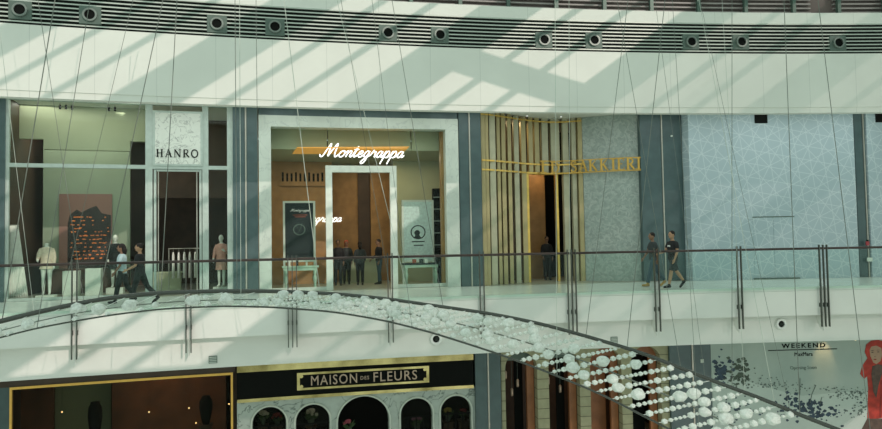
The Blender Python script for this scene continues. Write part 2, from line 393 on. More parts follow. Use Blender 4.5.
# ------------------------------------------------------------------ the building shell
UA, UB = -37.0, 6.0
DW, DL, ZC = 4.2, 3.0, 6.25
ZLIP, ZBAND, ZTOP, ZSTRIP = 5.378, 7.227, 8.17, 8.515
struct('floor', MB().box(UA, UB, 0.0, 3.98, -.12, 0), 'floor')
struct('floor_shops', MB().box(UA, UB, 4.0, 11.6, -.12, -.005), 'floor2')
struct('wall_lower', MB().prof([(0, -.125), (0, -.873), (.38, -.873), (.38, -1.725), (.6, -1.725), (.6, -.3), (.3, -.125)], UA, UB), 'white')
struct('ceiling_lower', MB().box(UA, UB, .605, 9, -1.725, -1.60), 'soffit')
struct('wall_upper', MB().prof([(0, ZBAND), (0, ZLIP + .17), (.03, ZLIP + .17), (.03, ZLIP), (.28, ZLIP), (.28, ZBAND)], UA, UB), 'fascia')
struct('ceiling', MB().box(UA, UB, .285, 11.6, ZC, ZC + .2), 'soffit')
struct('trim_1', MB().box(UA, UB, 0, .4, ZTOP, ZSTRIP), 'fascia')
struct('ceiling_upper', MB().box(UA, UB, .405, 6, ZTOP + .05, ZSTRIP - .02), 'soffit')
t = sthing('trim_2', place(-15.5, .1, ZBAND))
obj('grille_recess', MB().box(UA, UB, .14, .28, ZBAND + .002, ZTOP - .002), 'dark', t)
q = MB()
for i in range(9):
    z0 = ZBAND + .05 + i * .1075
    q.prof([(.0, z0), (.115, z0 + .035), (.13, z0 + .05), (.0, z0 + .036)], UA, UB)
obj('grille_slats', q, 'slat', t)
struct('floor_ground', MB().box(-60, 30, -45, 9, -6.3, -6.1, 4), 'floor')
q = MB('world'); n = 50
for i in range(n + 1):
    ui = -60 + i * 90 / n; zq = -2.7 if ui < -18 else -3.3
    for d_, z_ in ((.40, -1.78), (.40, zq), (.75, zq), (.75, -1.78)): q.v.append(P(ui, d_, z_) - SUN * 20)
for i in range(n):
    for k in range(4): q.f.append((i * 4 + k, i * 4 + 4 + k, i * 4 + 4 + (k + 1) % 4, i * 4 + (k + 1) % 4))
struct('sun_blocking_band', q, 'white')  # unseen band, added to keep sun off the lower shop fronts
struct('wall_back', MB().box(UA, UB, 11.6, 11.8, -.1, 6.2), 'brown')
struct('wall_back_lower', MB().box(UA, UB, 9.0, 9.2, -6.1, -1.6), 'brown')
# party walls between the shops
for i, px in enumerate((0, 245, 470, 662)):
    u = U(px, 4.6); struct('wall_party_%d' % (i + 1), MB().box(u - .25, u + .25, 4.66, 11.59, 0, ZC - .01), 'upperwall' if i == 1 else 'brown')
for i, px in enumerate((-2, 235.3, 488, 690)):
    u = U(px, 4, 380); struct('wall_party_lower_%d' % (i + 1), MB().box(u - .12, u + .12, 3.66, 8.98, -6.09, -1.73), 'brown')
# roof frame over the atrium: its beams stripe the fascias with shade
HR = 15.0
def sunback(px, py, d):                      # from a shaded point up along the sunlight to the roof
    u, z = loc(px, py, d); p = P(u, d, z); t = (HR - z) / -SUN.z; return p - SUN * t
rt_ = sthing('ceiling_skylight', Matrix.Translation((13, 0, HR)))
def beam(px0, px1, py=100):
    a = sunback(px0, py, 0); b = sunback(px1, py, 0)
    q = MB('world').box(a.x, b.x, -22, 24, HR, HR + .1); obj('roof_beam', q, 'white', rt_)
for a, b in ((-140, -82), (108, 185), (346, 411), (566, 620), (760, 816), (958, 1010)): beam(a, b)
for c in (-28, 44, 231, 290, 452, 505, 663, 709, 858, 903): beam(c - 3.4, c + 3.4)
a = sunback(452, 62, 0); b = sunback(600, 108, 0); n = (b - a).cross(Vector((0, 0, 1))).normalized() * .62
dv = (b - a).normalized()
q = MB('world'); c0, c1 = a - dv * .2, b + dv * .1
q.add([c + Vector((0, 0, h)) for h in (.12, .22) for c in (c0 - n, c0 + n, c1 + n, c1 - n)], [(0, 1, 2, 3), (7, 6, 5, 4), (0, 4, 5, 1), (1, 5, 6, 2), (2, 6, 7, 3), (3, 7, 4, 0)])
obj('shade_panel', q, 'white', rt_)  # unseen panel, added to cast the diagonal shade across the upper fascia
def pane(px0, px1, tint):
    a = sunback(px0, 100, 0); b = sunback(px1, 100, 0)
    nm = 'dimming_glass_%d' % int(tint * 100)
    if nm not in M: M[nm] = glassmat(nm, (tint, tint, tint), .0)
    obj('dimming_pane', MB('world').box(a.x, b.x, -22, 24, HR + .35, HR + .37), nm, rt_)
pane(600, 700, .86); pane(700, 800, .76); pane(800, 1400, .62)  # unseen tinted panes, added to weaken the sun towards the right
# ------------------------------------------------------------------ grille nozzles
def nozzle_proto(u, z, label, w=.52, h=.47, r=.165, group=None):
    t = thing('air_nozzle', label, 'air vent', place(u, -.02, z), group)
    obj('plate', MB('local').box(-w / 2, w / 2, -.005, .14, -h / 2, h / 2), 'plate', t, bevel=.01)
    rg = obj('ring', MB('local').disc((0, 0), r * .78, r * 1.05, -.07, -.006), 'ring', t)
    obj('throat', MB('local').disc((0, 0), 0, r * .78, -.02, -.0055), 'black', t)
    return t
wheres = [(20, 10, 'first air nozzle in the black grille, above the white curtain'),
 (90, 15, 'air nozzle in the upper black grille above the dark city picture'),
 (217, 24, 'air nozzle in the upper black grille above the mannequin in the pink coat'),
 (275, 27, 'air nozzle in the upper black grille above the left edge of the marble frame'),
 (388, 33, 'air nozzle in the upper black grille above the end of the white script sign'),
 (440, 35, 'air nozzle in the upper black grille above the right jamb of the marble frame'),
 (544, 40, 'air nozzle in the upper black grille above the gold slatted doorway'),
 (594, 40.5, 'air nozzle in the upper black grille above the green marble wall'),
 (691, 42, 'air nozzle in the upper black grille above the left edge of the patterned hoarding'),
 (741, 42, 'air nozzle in the upper black grille just left of the square black vent'),
 (838, 43, 'last air nozzle in the upper black grille, at the far right')]
pro = None
for px, py, lb in wheres:
    u, z = loc(px, py, -.02)
    if pro is None: pro = nozzle_proto(u, z, lb, group='air nozzles in the upper grille')
    else: copy_thing(pro, place(u, -.02, z), lb)
for px, py, lb in ((436, 339, 'round white nozzle in the gallery edge below the white script shop'), (781, 324, 'round white nozzle in the gallery edge above the poster lettering')):
    u, z = loc(px, py, .33)
    t = thing('air_nozzle', lb, 'air vent', place(u, .37, z), 'white nozzles in the gallery edge')
    obj('ring', MB('local').disc((0, 0), .1, .17, -.09, .005), 'whitering', t, bevel=.015)
    obj('throat', MB('local').disc((0, 0), 0, .1, -.03, .0), 'black', t)
    obj('eyeball', MB('local').ball((.015, -.03, .0), (.075, .05, .075)), 'dark', t, True)
for px, py, lb in ((213, 359.5, 'small square grille low in the gallery edge at left'), (614, 340, 'small square grille low in the gallery edge above the stone arches')):
    u, z = loc(px, py, .38)
    t = thing('square_grille', lb, 'vent', place(u, .375, z), 'square grilles in the gallery edge')
    obj('frame', MB('local').box(-.11, .11, -.012, .004, -.1, .1), 'plate', t)
    q = MB('local')
    for i in range(4): q.box(-.095, .095, -.02, -.0125, -.085 + i * .045, -.06 + i * .045)
    obj('blades', q, 'slat', t)
# ------------------------------------------------------------------ upper level screen
t = thing('reflection_screen', 'dull mauve panel with bars imitating glass reflections behind dark posts on the topmost level', 'screen', place(-12, .55, ZSTRIP))
ub = [U(x, .5, 10) for x in (813, 836)]
obj('back_panel', MB().box(UA, UB, .75, .85, ZSTRIP, ZSTRIP + 2), 'darkpink', t)
q = MB()
for i in range(14):
    z0 = ZSTRIP + .06 + i * .14
    q.box(UA, ub[0], .62, .72, z0, z0 + .045); q.box(ub[1], UB, .62, .72, z0, z0 + .045)
obj('reflection_bars', q, 'mauvebar', t)  # bars modelled in place of reflections in the upper level glass
for px in (265, 313, 362, 411, 460, 508, 556, 604, 651, 698, 745, 793, 838, 884):
    u = U(px, .5, 8); obj('post', MB().box(u - .055, u + .055, .42, .54, ZSTRIP, ZSTRIP + 2), 'greenpost', t)
# ------------------------------------------------------------------ balustrade
t = thing('balustrade', 'glass balustrade with dark bronze handrail along the gallery edge', 'railing', place(-15.5, -.06, 0))
q = MB(); n = 60
q.tube([(UA + (UB - UA) * i / n, -.07, 1.17) for i in range(n + 1)], .036, 8)
obj('handrail', q, 'rail', t, True)
groups = [(-46, -42), (72, 77), (186, 191), (288, 292.3, 296.5), (388, 392.5), (480, 484), (568, 572, 576), (655, 659.3), (738, 741.8), (820.5, 824.3, 828), (905, 909)]
edges = []
for g in groups:
    us = [U(x, -.07, 290) for x in g]
    for u in us:
        q = MB().box(u - .013, u + .013, -.115, -.045, -1.22, 1.28); p = obj('post', q, 'post', t)
        obj('bracket', MB().box(u - .02, u + .02, -.044, -.001, -.62, -.5), 'post', p)
    uf = sum(us) / len(us); obj('bracket_fin', MB().prof([(.02, -.876), (.378, -.876), (.378, -.98), (.33, -1.14), (.2, -1.28), (.02, -1.36)], uf - .012, uf + .012), 'white', t)
    edges.append((us[0] - .03, us[-1] + .03))
for (a0, a1), (b0, b1) in zip(edges, edges[1:]):
    obj('glass_panel', MB().box(a1, b0, -.085, -.07, -.06, 1.125), 'glass', t)
# ------------------------------------------------------------------ columns between the shops
def column(px0, px1, label, d=4.1, z0=0., z1=ZC - .002, pxs=None, ypx=200, depth=.6):
    u0, u1 = U(px0, d, ypx), U(px1, d, ypx)
    t = thing('column', label, 'column', place((u0 + u1) / 2, d + depth / 2, z0))
    um = U(pxs, d, ypx) if pxs else (u0 + u1) / 2
    obj('cladding', MB().box(u0, um - .03, d, d + depth, z0, z1).box(um + .03, u1, d, d + depth, z0, z1).box(um - .03, um + .03, d + .06, d + depth, z0, z1), 'clad', t)
    h = z1 - z0
    obj('metal_strip', MB().box(um - .022, um + .022, d - .03, d + .055, z0, z1 - .03), 'strip', t)
    return t
column(-26, 4.5, 'dark blue-grey column at the left edge of the gallery', pxs=-12)
column(233, 258, 'dark blue-grey column between the sheer white curtain shop and the marble framed shop', pxs=246)
column(460, 482, 'dark blue-grey column between the marble frame and the gold slatted screen', pxs=470.5)
column(642, 684.5, 'wide dark blue-grey column behind the two walking men', pxs=663.5, d=4.45, depth=.3)
column(857, 868, 'narrow dark column at the right end of the patterned hoarding', pxs=866)
# ------------------------------------------------------------------ shop one: glazed lingerie shop front
def fr(q, px0, px1, y0, y1, d, th, yy=None):
    xm = (px0 + px1) / 2; ym = (y0 + y1) / 2
    q.box(U(px0, d, ym), U(px1, d, ym), d, d + th, Z(xm, y1, d), Z(xm, y0, d)); return q
D = DW
win = sthing('window_1', place(U(118, D), D, 0))
zt = ZC - .005; ztr = Z(76, 166, D)
def vbar(px, w, z0, z1, name, m, par, d=D, th=.14, off=-.03):
    u = U(px, d); return obj(name, MB().box(u - w / 2, u + w / 2, d + off, d + off + th, z0, z1), m, par)
for px, w in ((6.5, .12), (149, .2), (205.5, .18), (230.3, .18)): vbar(px, w, 0, zt, 'mullion', 'frame', win)
uL, uS, uT, uR = U(6.5, D) + .06, U(149, D), U(205.5, D), U(230.3, D)
for a, b in ((uL, uS - .1), (uS + .1, uT - .09), (uT + .09, uR - .09)):
    obj('transom', MB().box(a, b, D - .03, D + .11, ztr - .06, ztr + .06), 'frame', win)
    obj('head_rail', MB().box(a, b, D - .03, D + .11, zt - .12, zt), 'frame', win)
for a, b in ((uL, uS - .1), (uT + .09, uR - .09)):
    obj('sill', MB().box(a, b, D - .03, D + .11, 0, .09), 'frame', win)
    obj('glass_pane', MB().box(a, b, D + .03, D + .045, .09, ztr - .06), 'shopglass', win)
    obj('glass_pane', MB().box(a, b, D + .03, D + .045, ztr + .06, zt - .12), 'shopglass', win)
dr = sthing('door_1', place(U(177, D), D, 0))
for px in (155, 200.5): vbar(px, .07, 0, ztr - .07, 'door_jamb', 'frame', dr, off=0, th=.1)
for px in (158.5, 197): vbar(px, .025, .02, ztr - .12, 'door_pull', 'strip', dr, off=-.05, th=.03)
obj('door_head', MB().box(U(156.5, D), U(199, D), D, D + .1, ztr - .13, ztr - .07), 'frame', dr)
# sign panel
sg = thing('shop_sign', 'white marbled sign panel with black serif capitals over the left shop door', 'sign', place(U(177, D), D - .02, ztr + .1))
M['signmarble'] = mat('grey_branching_marble', (.66, .70, .63), .5, noise=.03, nscale=3, veins=((.30, .33, .30), 3.5, .022))
su0, su1 = U(155, D - .05, 140), U(200.5, D - .05, 140); sz0, sz1 = Z(178, 164, D - .05), Z(178, 113, D - .05)
obj('panel', MB().box(su0, su1, D - .05, D + .02, sz0, sz1), 'signmarble', sg)
q = MB()
for a, b, c, e in ((su0 - .07, su0, sz0 - .06, sz1 + .06), (su1, su1 + .07, sz0 - .06, sz1 + .06)): q.box(a, b, D - .06, D + .02, c, e)
q.box(su0, su1, D - .06, D + .02, sz1, sz1 + .06).box(su0, su1, D - .06, D + .02, sz0 - .06, sz0)
obj('frame', q, 'frame', sg)
for lq in serif_letters('HANRO', U(156, D - .06, 152), U(198.5, D - .06, 152), Z(178, 157.3, D - .06), Z(178, 149.3, D - .06), D - .07, D - .051, .2): obj('letter', lq, 'black', sg)
# interior
DI = 7.4
ul0, ul1 = U(43, DI), U(130, DI); ub0, ub1 = U(9, DI), U(150, DI)
zb = Z(80, 141, DI)
q = MB().box(ul0, ul1, DI, DI + .2, 0, zb).box(U(2, DI), U(236, DI), DI - .02, DI + .2, zb, 6.2)
struct('wall_display', MB().box(ul0, ul1, DI, DI + .2, 0, zb), 'greenwall')
zb6 = Z(80, 140, 5.6); struct('wall_bulkhead', MB().box(U(43, 5.6), U(130, 5.6), 5.6, 5.8, Z(80, 150, 5.6), zb6).box(U(2, 5.6), U(149, 5.6), 5.6, 5.8, zb6, 6.24), 'upperwall')
struct('wall_bulkhead_right', MB().box(U(150.5, DI), U(240, DI), DI - .02, DI + .2, Z(178, 198, DI), 6.24), 'brown')
struct('wall_cream', MB().box(U(2, 8.6), U(20, 8.6), 8.6, 8.8, 0, 6.2), 'pale')
struct('wall_display_base', MB().box(ul0, ul1, DI - .16, DI - .005, 0, Z(85, 268.3, DI - .1)), 'brown')
px0, px1 = 59, 112
pt = thing('framed_picture', 'large dark picture of a waterfront building with orange lit windows', 'picture', place(U(85.5, DI), DI - .05, Z(85, 266, DI)))
pu0, pu1 = U(px0, DI - .06, 230), U(px1, DI - .06, 230); pz0, pz1 = Z(85, 268, DI - .06), Z(85, 194, DI - .06)
M['dusk'] = mat('dusk_print', (.27, .14, .11), .5, col2=(.32, .17, .13), nscale=.8)
M['duskdark'] = mat('dark_building_print', (.035, .028, .024), .5, noise=.3)
M['windowprint'] = mat('glowing_window_print', (.75, .22, .05), .5, noise=.4, nscale=9, emit=(.8, .2, .03), estr=.22)  # print with a faint glow of its own, so the windows look lit
obj('print', MB().box(pu0, pu1, DI - .06, DI - .01, pz0, pz1), 'dusk', pt)
W_, H_ = pu1 - pu0, pz1 - pz0
q = MB().poly([(pu0 + W_ * a, pz0 + H_ * b) for a, b in ((.16, .0), (.16, .6), (.2, .72), (.33, .79), (.42, .75), (.55, .8), (.7, .84), (.8, .74), (.98, .71), (.98, 0))], DI - .064, DI - .0605)
b_ = obj('printed_building', q, 'duskdark', pt)
q = MB(); random.seed(3)
for _ in range(150):
    a = random.uniform(.2, .93); b = random.choice([.12, .17, .22, .27, .33, .38, .43, .48, .53, .58, .63, .68]) + random.uniform(-.006, .006)
    if random.random() < .75 and .45 < a < .9 and b > .5: continue
    q.box(pu0 + W_ * a, pu0 + W_ * (a + random.uniform(.01, .05)), DI - .067, DI - .0645, pz0 + H_ * b, pz0 + H_ * (b + .013))
obj('printed_lit_windows', q, 'windowprint', b_)
for i, (px, py, lb) in enumerate(((60, 107, 'leftmost of three black spotlights in a row under the left shop ceiling'), (66, 107, 'middle of three black spotlights in a row under the left shop ceiling'), (72, 107.5, 'rightmost of three black spotlights in a row under the left shop ceiling'),
        (109, 109, 'left one of a pair of black spotlights under the left shop ceiling'), (115, 109, 'right one of a pair of black spotlights under the left shop ceiling'))):
    u, z = loc(px, py, 5.2)
    t = thing('spotlight', lb, 'light', place(u, 5.2, z), 'black spotlights in the left shop')
    obj('can', MB('local').rings([(0, 0, -.07, .035, .035), (0, 0, .06, .035, .035)], 10), 'black', t)
    obj('stem', MB('local').rings([(0, 0, .06, .008, .008), (0, 0, ZC - z, .008, .008)], 6), 'black', t)
for px, y0, hh, lb in ((71, 271, .9, 'white display plinth left of its taller twin in the left shop window'), (93.5, 268.5, .98, 'taller white display plinth beside the woman in the light shirt')):
    u, z = loc(px, y0, 5.4); w = 12.2 / 680 * 24 / 2
    tag(obj('plinth', MB().box(u - w, u + w, 5.3, 5.3 + 2 * w, -.004, z), 'pale', bevel=.008), lb, 'plinth', 'plinths in the left shop window')
# curtain: folds of white cloth gathered at the top
q = MB('local'); n = 60; rows = 9; vs = []; fs = []
for j in range(rows):
    tt = j / (rows - 1); hw = .15 + .24 * tt
    for i in range(n + 1):
        s_ = i / n * 2 - 1
        vs.append((s_ * hw + .06 * tt, .05 * sin(i * 1.25) * (.4 + tt), 2.3 * (1 - tt)))
for j in range(rows - 1):
    for i in range(n): a = j * (n + 1) + i; fs.append((a, a + 1, a + n + 2, a + n + 1))
q.add(vs, fs); M['cloth'] = mat('white_cloth', (.88, .88, .82), .9)
mt = place(U(12.5, 4.65, 270), 4.65, .0)
cu = thing('curtain', 'white curtain hanging in folds at the left end of the shop window', 'curtain', mt)
co = obj('cloth', q, 'cloth', cu, True); sm = co.modifiers.new('thick', 'SOLIDIFY'); sm.thickness = .006
obj('curtain_pole', MB('local').rings([(0, .08, 0, .012, .012), (0, .08, 2.3, .012, .012)], 8).box(-.14, .14, .06, .1, 2.3, 2.33), 'strip', cu)
# ------------------------------------------------------------------ figures
SK = {'tan': mat('skin_tan', (.42, .24, .14), .55, noise=.05), 'brown': mat('skin_brown', (.22, .12, .07), .55, noise=.05), 'mannequin': mat('mannequin_white', (.74, .78, .70), .45)}
def cmat(n, c): 
    if n not in M: M[n] = mat(n, c, .85, noise=.1, nscale=12)
    return n
cmat('black_cotton', (.012, .013, .014)); cmat('charcoal_cotton', (.035, .045, .045)); cmat('denim', (.05, .09, .11)); cmat('dark_trousers', (.018, .024, .022))
cmat('light_blue_cotton', (.40, .52, .54)); cmat('hair_black', (.012, .009, .007)); cmat('tan_leather', (.42, .26, .09)); cmat('black_leather', (.012, .012, .012))
cmat('cream_knit', (.62, .55, .42)); cmat('pink_wool', (.58, .32, .25)); cmat('red_scarf', (.35, .06, .03)); cmat('white_print', (.7, .72, .7)); cmat('eye_dark', (.01, .008, .006)); cmat('lip', (.3, .12, .09))
def person(name, label, cat, u, d, h, yaw, hip, knee, foot, arm, elb, skin='tan', shirt='black_cotton', trousers='denim', shorts=False, sleeves='short', shoes='black_leather', hair='short', hairm='hair_black', vox=.009, z=0., coat=None, headless=False, group=None, top='shirt', spread=.0, headyaw=0., extra=None, bare_legs=False):
    s = h / 1.76; t = thing(name, label, cat, place(u, d, z, yaw), group)
    B = MB('local'); G = {}
    for i, sd in enumerate((1, -1)):
        hp = Vector((0, .088 * sd, .92)); a = hip[i]; kn = hp + Vector((sin(a), spread * sd, -cos(a))) * .43
        b = a - knee[i]; an = kn + Vector((sin(b), 0, -cos(b))) * .41
        f = foot[i]; fx, fz = cos(f), -sin(f)
        ball_ = an + Vector((fx * .12 - fz * -.0, 0, fz * .12 - .06)); toe = an + Vector((fx * .19, 0, fz * .19 - .062)); heel = an + Vector((-fx * .05, 0, -fz * .05 - .055))
        G[sd] = dict(hp=hp, kn=kn, an=an, ball=ball_, toe=toe, heel=heel)
    zmin = min(min(g['toe'].z - .024, g['heel'].z - .03) for g in G.values()); dz = -zmin
    O = Vector((0, 0, dz))
    for g in G.values():
        for k in g: g[k] = g[k] + O
    for i, sd in enumerate((1, -1)):
        sh = Vector((0, .175 * sd, 1.40)) + O; a = arm[i]; el = sh + Vector((sin(a), .16 * sd, -cos(a))).normalized() * .285
        b = a + elb[i]; wr = el + Vector((sin(b), -.05 * sd, -cos(b))).normalized() * .25; dr_ = (wr - el).normalized()
        G[sd].update(sh=sh, el=el, wr=wr, hd=dr_)
    torso = [(0, 0, .86, .10, .15), (0, 0, .93, .115, .165), (.005, 0, 1.02, .105, .15), (.01, 0, 1.12, .105, .145), (.012, 0, 1.24, .12, .165), (.005, 0, 1.34, .115, .175), (0, 0, 1.42, .085, .16), (0, 0, 1.46, .055, .08), (.005, 0, 1.485, .05, .055)]
    tr = [(a, b, c + dz, e, f) for a, b, c, e, f in torso]
    B.rings(tr)
    hc = Vector((.03, 0, 1.64)) + O
    B.tube([Vector((.0, 0, 1.44)) + O, Vector((.008, 0, 1.50)) + O, Vector((.02, 0, 1.58)) + O], [.058, .05, .052], 12)
    if not headless:
        B.ball(hc, (.1, .077, .118), 16, 10); B.ball(hc + Vector((.035, 0, -.07)), (.06, .052, .05), 12, 8)
        B.tube([hc + Vector((.09, 0, .015)), hc + Vector((.118, 0, -.025))], [.01, .017], 8)
        for sd in (1, -1): B.ball(hc + Vector((-.01, .078 * sd, -.01)), (.022, .012, .033), 8, 6)
    for sd in (1, -1):
        g = G[sd]
        B.tube([g['hp'] + Vector((0, 0, .03)), g['hp'] * .55 + g['kn'] * .45, g['kn'], g['kn'] * .62 + g['an'] * .38, g['an']], [.088, .074, .054, .055, .037], 12)
        B.tube([g['heel'], g['ball'], g['toe']], [.03, .032, .022], 10); B.tube([g['an'], g['heel'] * .5 + g['ball'] * .5], [.037, .036], 8)
        B.tube([g['sh'] + Vector((0, -.03 * sd, 0)), g['sh'] * .5 + g['el'] * .5, g['el'], g['el'] * .6 + g['wr'] * .4, g['wr']], [.055, .047, .038, .038, .026], 10)
        w_, h_ = g['wr'], g['hd']; side = Vector((0, 1, 0)); nn = h_.cross(side).normalized(); side = nn.cross(h_).normalized()
        B.tube([w_, w_ + h_ * .04, w_ + h_ * .085], [.026, .033, .03], 8)
        for k, ln in enumerate((.065, .078, .074, .055)):
            o_ = w_ + h_ * .08 + nn * (.024 - .016 * k)
            B.tube([o_, o_ + h_ * ln * .5 - side * sd * .006, o_ + h_ * ln * .85 - side * sd * .022, o_ + h_ * ln - side * sd * .036], [.0095, .009, .0085, .007], 6)
        o_ = w_ + h_ * .03 + nn * .028; B.tube([o_, o_ + h_ * .03 + nn * .022, o_ + h_ * .062 + nn * .022 - side * sd * .015], [.012, .0105, .008], 6)
    def sc(q): q.v = [v * s for v in q.v]; return q
    body = obj('body', sc(fuse(B, vox)), SK[skin], t, True)
    if top:
        q = MB('local'); lo = 2 if not coat else 1
        zlo = .88 if not coat else coat
        rg = [(0, 0, zlo + dz, .135 + (.03 if coat else 0), .185 + (.03 if coat else 0))] + [(a, b, c, e + .022, f + .02) for a, b, c, e, f in tr if c - dz > zlo + .05 and c - dz < 1.47]
        q.rings(rg)
        for sd in (1, -1):
            g = G[sd]; sh = g['sh'] + Vector((0, -.04 * sd, .0))
            if sleeves == 'short': q.tube([sh, g['sh'] * .6 + g['el'] * .4, g['sh'] * .35 + g['el'] * .65], [.075, .068, .066], 10)
            elif sleeves == 'long': q.tube([sh, g['sh'] * .5 + g['el'] * .5, g['el'], g['el'] * .15 + g['wr'] * .85], [.076, .064, .056, .044], 10)
        obj({'shirt': 'shirt', 'coat': 'coat', 'jacket': 'jacket'}[top], sc(fuse(q, vox, 3)), shirt, t, True)
    if trousers:
        q = MB('local'); q.rings([(0, 0, .84 + dz, .115, .165), (0, 0, .92 + dz, .128, .178), (0, 0, 1.0 + dz, .118, .163)])
        for sd in (1, -1):
            g = G[sd]
            if shorts: q.tube([g['hp'] + Vector((0, 0, .03)), g['hp'] * .5 + g['kn'] * .5, g['hp'] * .05 + g['kn'] * .95], [.105, .1, .094], 12)
            else: q.tube([g['hp'] + Vector((0, 0, .03)), g['hp'] * .5 + g['kn'] * .5, g['kn'], g['kn'] * .5 + g['an'] * .5, g['an'] + Vector((0, 0, .02))], [.102, .09, .073, .068, .062], 12)
        obj('shorts' if shorts else 'trousers', sc(fuse(q, vox, 3)), trousers, t, True)
    if shoes:
        for sd in (1, -1):
            g = G[sd]; q = MB('local'); q.tube([g['heel'] + Vector((0, 0, .006)), g['heel'] * .4 + g['ball'] * .6, g['ball'], g['toe'] + (g['toe'] - g['ball']) * .15], [.040, .043, .042, .030], 10); q.tube([g['an'] + Vector((0, 0, .02)), g['heel'] * .6 + g['ball'] * .4], [.046, .042], 10)
            obj('shoe', sc(fuse(q, vox, 3)), shoes, t, True)
    if hair and not headless:
        q = MB('local')
        if hair == 'short': q.ball(hc + Vector((-.018, 0, .032)), (.1, .084, .1), 14, 10)
        else:
            q.ball(hc + Vector((-.02, 0, .028)), (.105, .09, .106), 14, 10)
            q.tube([hc + Vector((-.06, 0, .02)), hc + Vector((-.09, 0, -.09)), hc + Vector((-.10, 0, -.2))], [.075, .08, .05], 10)
        obj('hair' if hair != 'scarf' else 'headscarf', sc(q), hairm, t, True)
    if skin != 'mannequin' and not headless:
        q = MB('local')
        for sd in (1, -1): q.ball(hc + Vector((.088, .032 * sd, .005)), (.012, .014, .008), 8, 6)
        obj('eyes', sc(q), 'eye_dark', body); obj('mouth', sc(MB('local').ball(hc + Vector((.094, 0, -.065)), (.008, .024, .006), 8, 6)), 'lip', body)
    if extra: extra(t, hc, s)
    return t
def print_(t, hc, s):
    q = MB('local'); q.box(.139 * s, .147 * s, -.06, .06, (1.27) * s, (1.32) * s)
    obj('shirt_print', q, 'white_print', t)
LFT = pi
def standat(px, py): return onz(px, py, 0)
u, d = standat(674, 288.2)
person('person', 'man in black T-shirt and dark knee shorts striding in front of the other', 'person', u, d, 1.79, LFT + .25, (.36, -.42), (.12, .28), (.02, .75), (.05, .35), (.35, .95), 'tan', 'black_cotton', 'charcoal_cotton', True, shoes='black_leather', vox=.0075, extra=print_)
u, d = standat(654, 286.6)
person('person', 'man in dark T-shirt, jeans and tan boots walking behind the one in shorts', 'person', u, d, 1.76, LFT, (.34, -.36), (.1, .3), (0, .6), (-.25, .3), (.3, .35), 'brown', 'charcoal_cotton', 'denim', False, shoes='tan_leather', vox=.0075)
u = U(121.5, 1.6, 300)
person('person', 'dark-haired woman in light blue shirt and dark trousers walking past the left shop', 'person', u, 1.7, 1.66, LFT, (.25, -.28), (.08, .3), (0, .5), (.1, -.2), (.5, .2), 'brown', 'light_blue_cotton', 'dark_trousers', hair='long', vox=.009, sleeves='short')
u = U(140, 1.2, 300)
person('person', 'man in black T-shirt and dark trousers walking behind the woman in light blue', 'person', u, 1.2, 1.70, LFT - .2, (.3, -.4), (.1, .4), (0, .7), (.2, -.1), (.9, .3), 'tan', 'black_cotton', 'dark_trousers', vox=.009)
def mann(label, u, d, h, yaw, **k): return person('mannequin', label, 'mannequin', u, d, h, yaw, (.02, -.03), (.0, .02), (.1, .1), k.pop('arm', (.1, .1)), k.pop('elb', (.2, .2)), 'mannequin', trousers=None, shoes=None, hair=None, vox=.01, group='shop mannequins', **k)
uu = U(48, 5.2, 280)
mann('white headless mannequin wearing a cream knit jacket in the left shop window', uu, 5.0, 1.78, -pi / 2 + .1, shirt='cream_knit', top='jacket', sleeves='long', coat=.78, headless=True, arm=(.1, .3), elb=(.1, 1.0), z=.12)
tag(obj('mannequin_stand', MB().box(uu - .25, uu + .25, 4.8, 5.2, -.004, .115), 'pale'), 'low white base under the mannequin in the cream jacket', 'stand')
uu = U(221.5, 5.0, 280)
mann('white mannequin in a long pinkish coat in the narrow window by the column', uu, 5.0, 1.72, -pi / 2 - .3, shirt='pink_wool', top='coat', sleeves='long', coat=.55, arm=(.2, .2), elb=(1.7, .4), z=.2)
tag(obj('mannequin_stand', MB().box(uu - .25, uu + .25, 4.8, 5.2, -.004, .195), 'pale'), 'low white base under the mannequin in the pink coat', 'stand')
uu = U(115.5, 6.6, 260)
mann('white mannequin whose head shows just above the woman in light blue', uu, 6.6, 1.80, -pi / 2, shirt='dark_trousers', top='coat', sleeves='long', coat=.6, z=.2)
tag(obj('mannequin_stand', MB().box(uu - .25, uu + .25, 6.4, 6.8, -.004, .195), 'pale'), 'low white base behind the woman in the light blue shirt', 'stand')
# garment rack inside the doorway
um = U(185, 6.4, 260)
rk = thing('garment_rack', 'steel garment rail standing inside the left shop doorway', 'rack', place(um, 6.4, 0))
q = MB('local').tube([(-.55, 0, 1.5), (.55, 0, 1.5)], .014)
obj('rail', q, 'strip', rk)
for x in (-.53, .53): obj('upright', MB('local').tube([(x, 0, 0), (x, 0, 1.49)], .014).box(x - .02, x + .02, -.2, .2, -.004, .03), 'strip', rk)
gl = ('first pale garment from the left on the rail in the shop doorway', 'second pale garment from the left on the rail in the shop doorway', 'third pale garment from the left on the rail in the shop doorway', 'fourth pale garment from the left on the rail in the shop doorway', 'last pale garment on the right end of the rail in the doorway')
gp = None
for i in range(5):
    mt = place(um - .36 + i * .17, 6.4, .45)
    if gp is None:
        gp = thing('hanging_garment', gl[0], 'garment', mt, 'garments on the rail')
        q = MB('local').rings([(0, 0, .02, .045, .22), (0, 0, .5, .04, .19), (0, 0, .82, .035, .2), (0, 0, .93, .02, .06)], 12)
        obj('cloth', q, 'cloth', gp, True)
        obj('hanger', MB('local').tube([(0, 0, .93), (0, 0, 1.03), (0, .02, 1.063), (0, .0, 1.075)], .005, 6), 'strip', gp)
    else: copy_thing(gp, mt, gl[i])
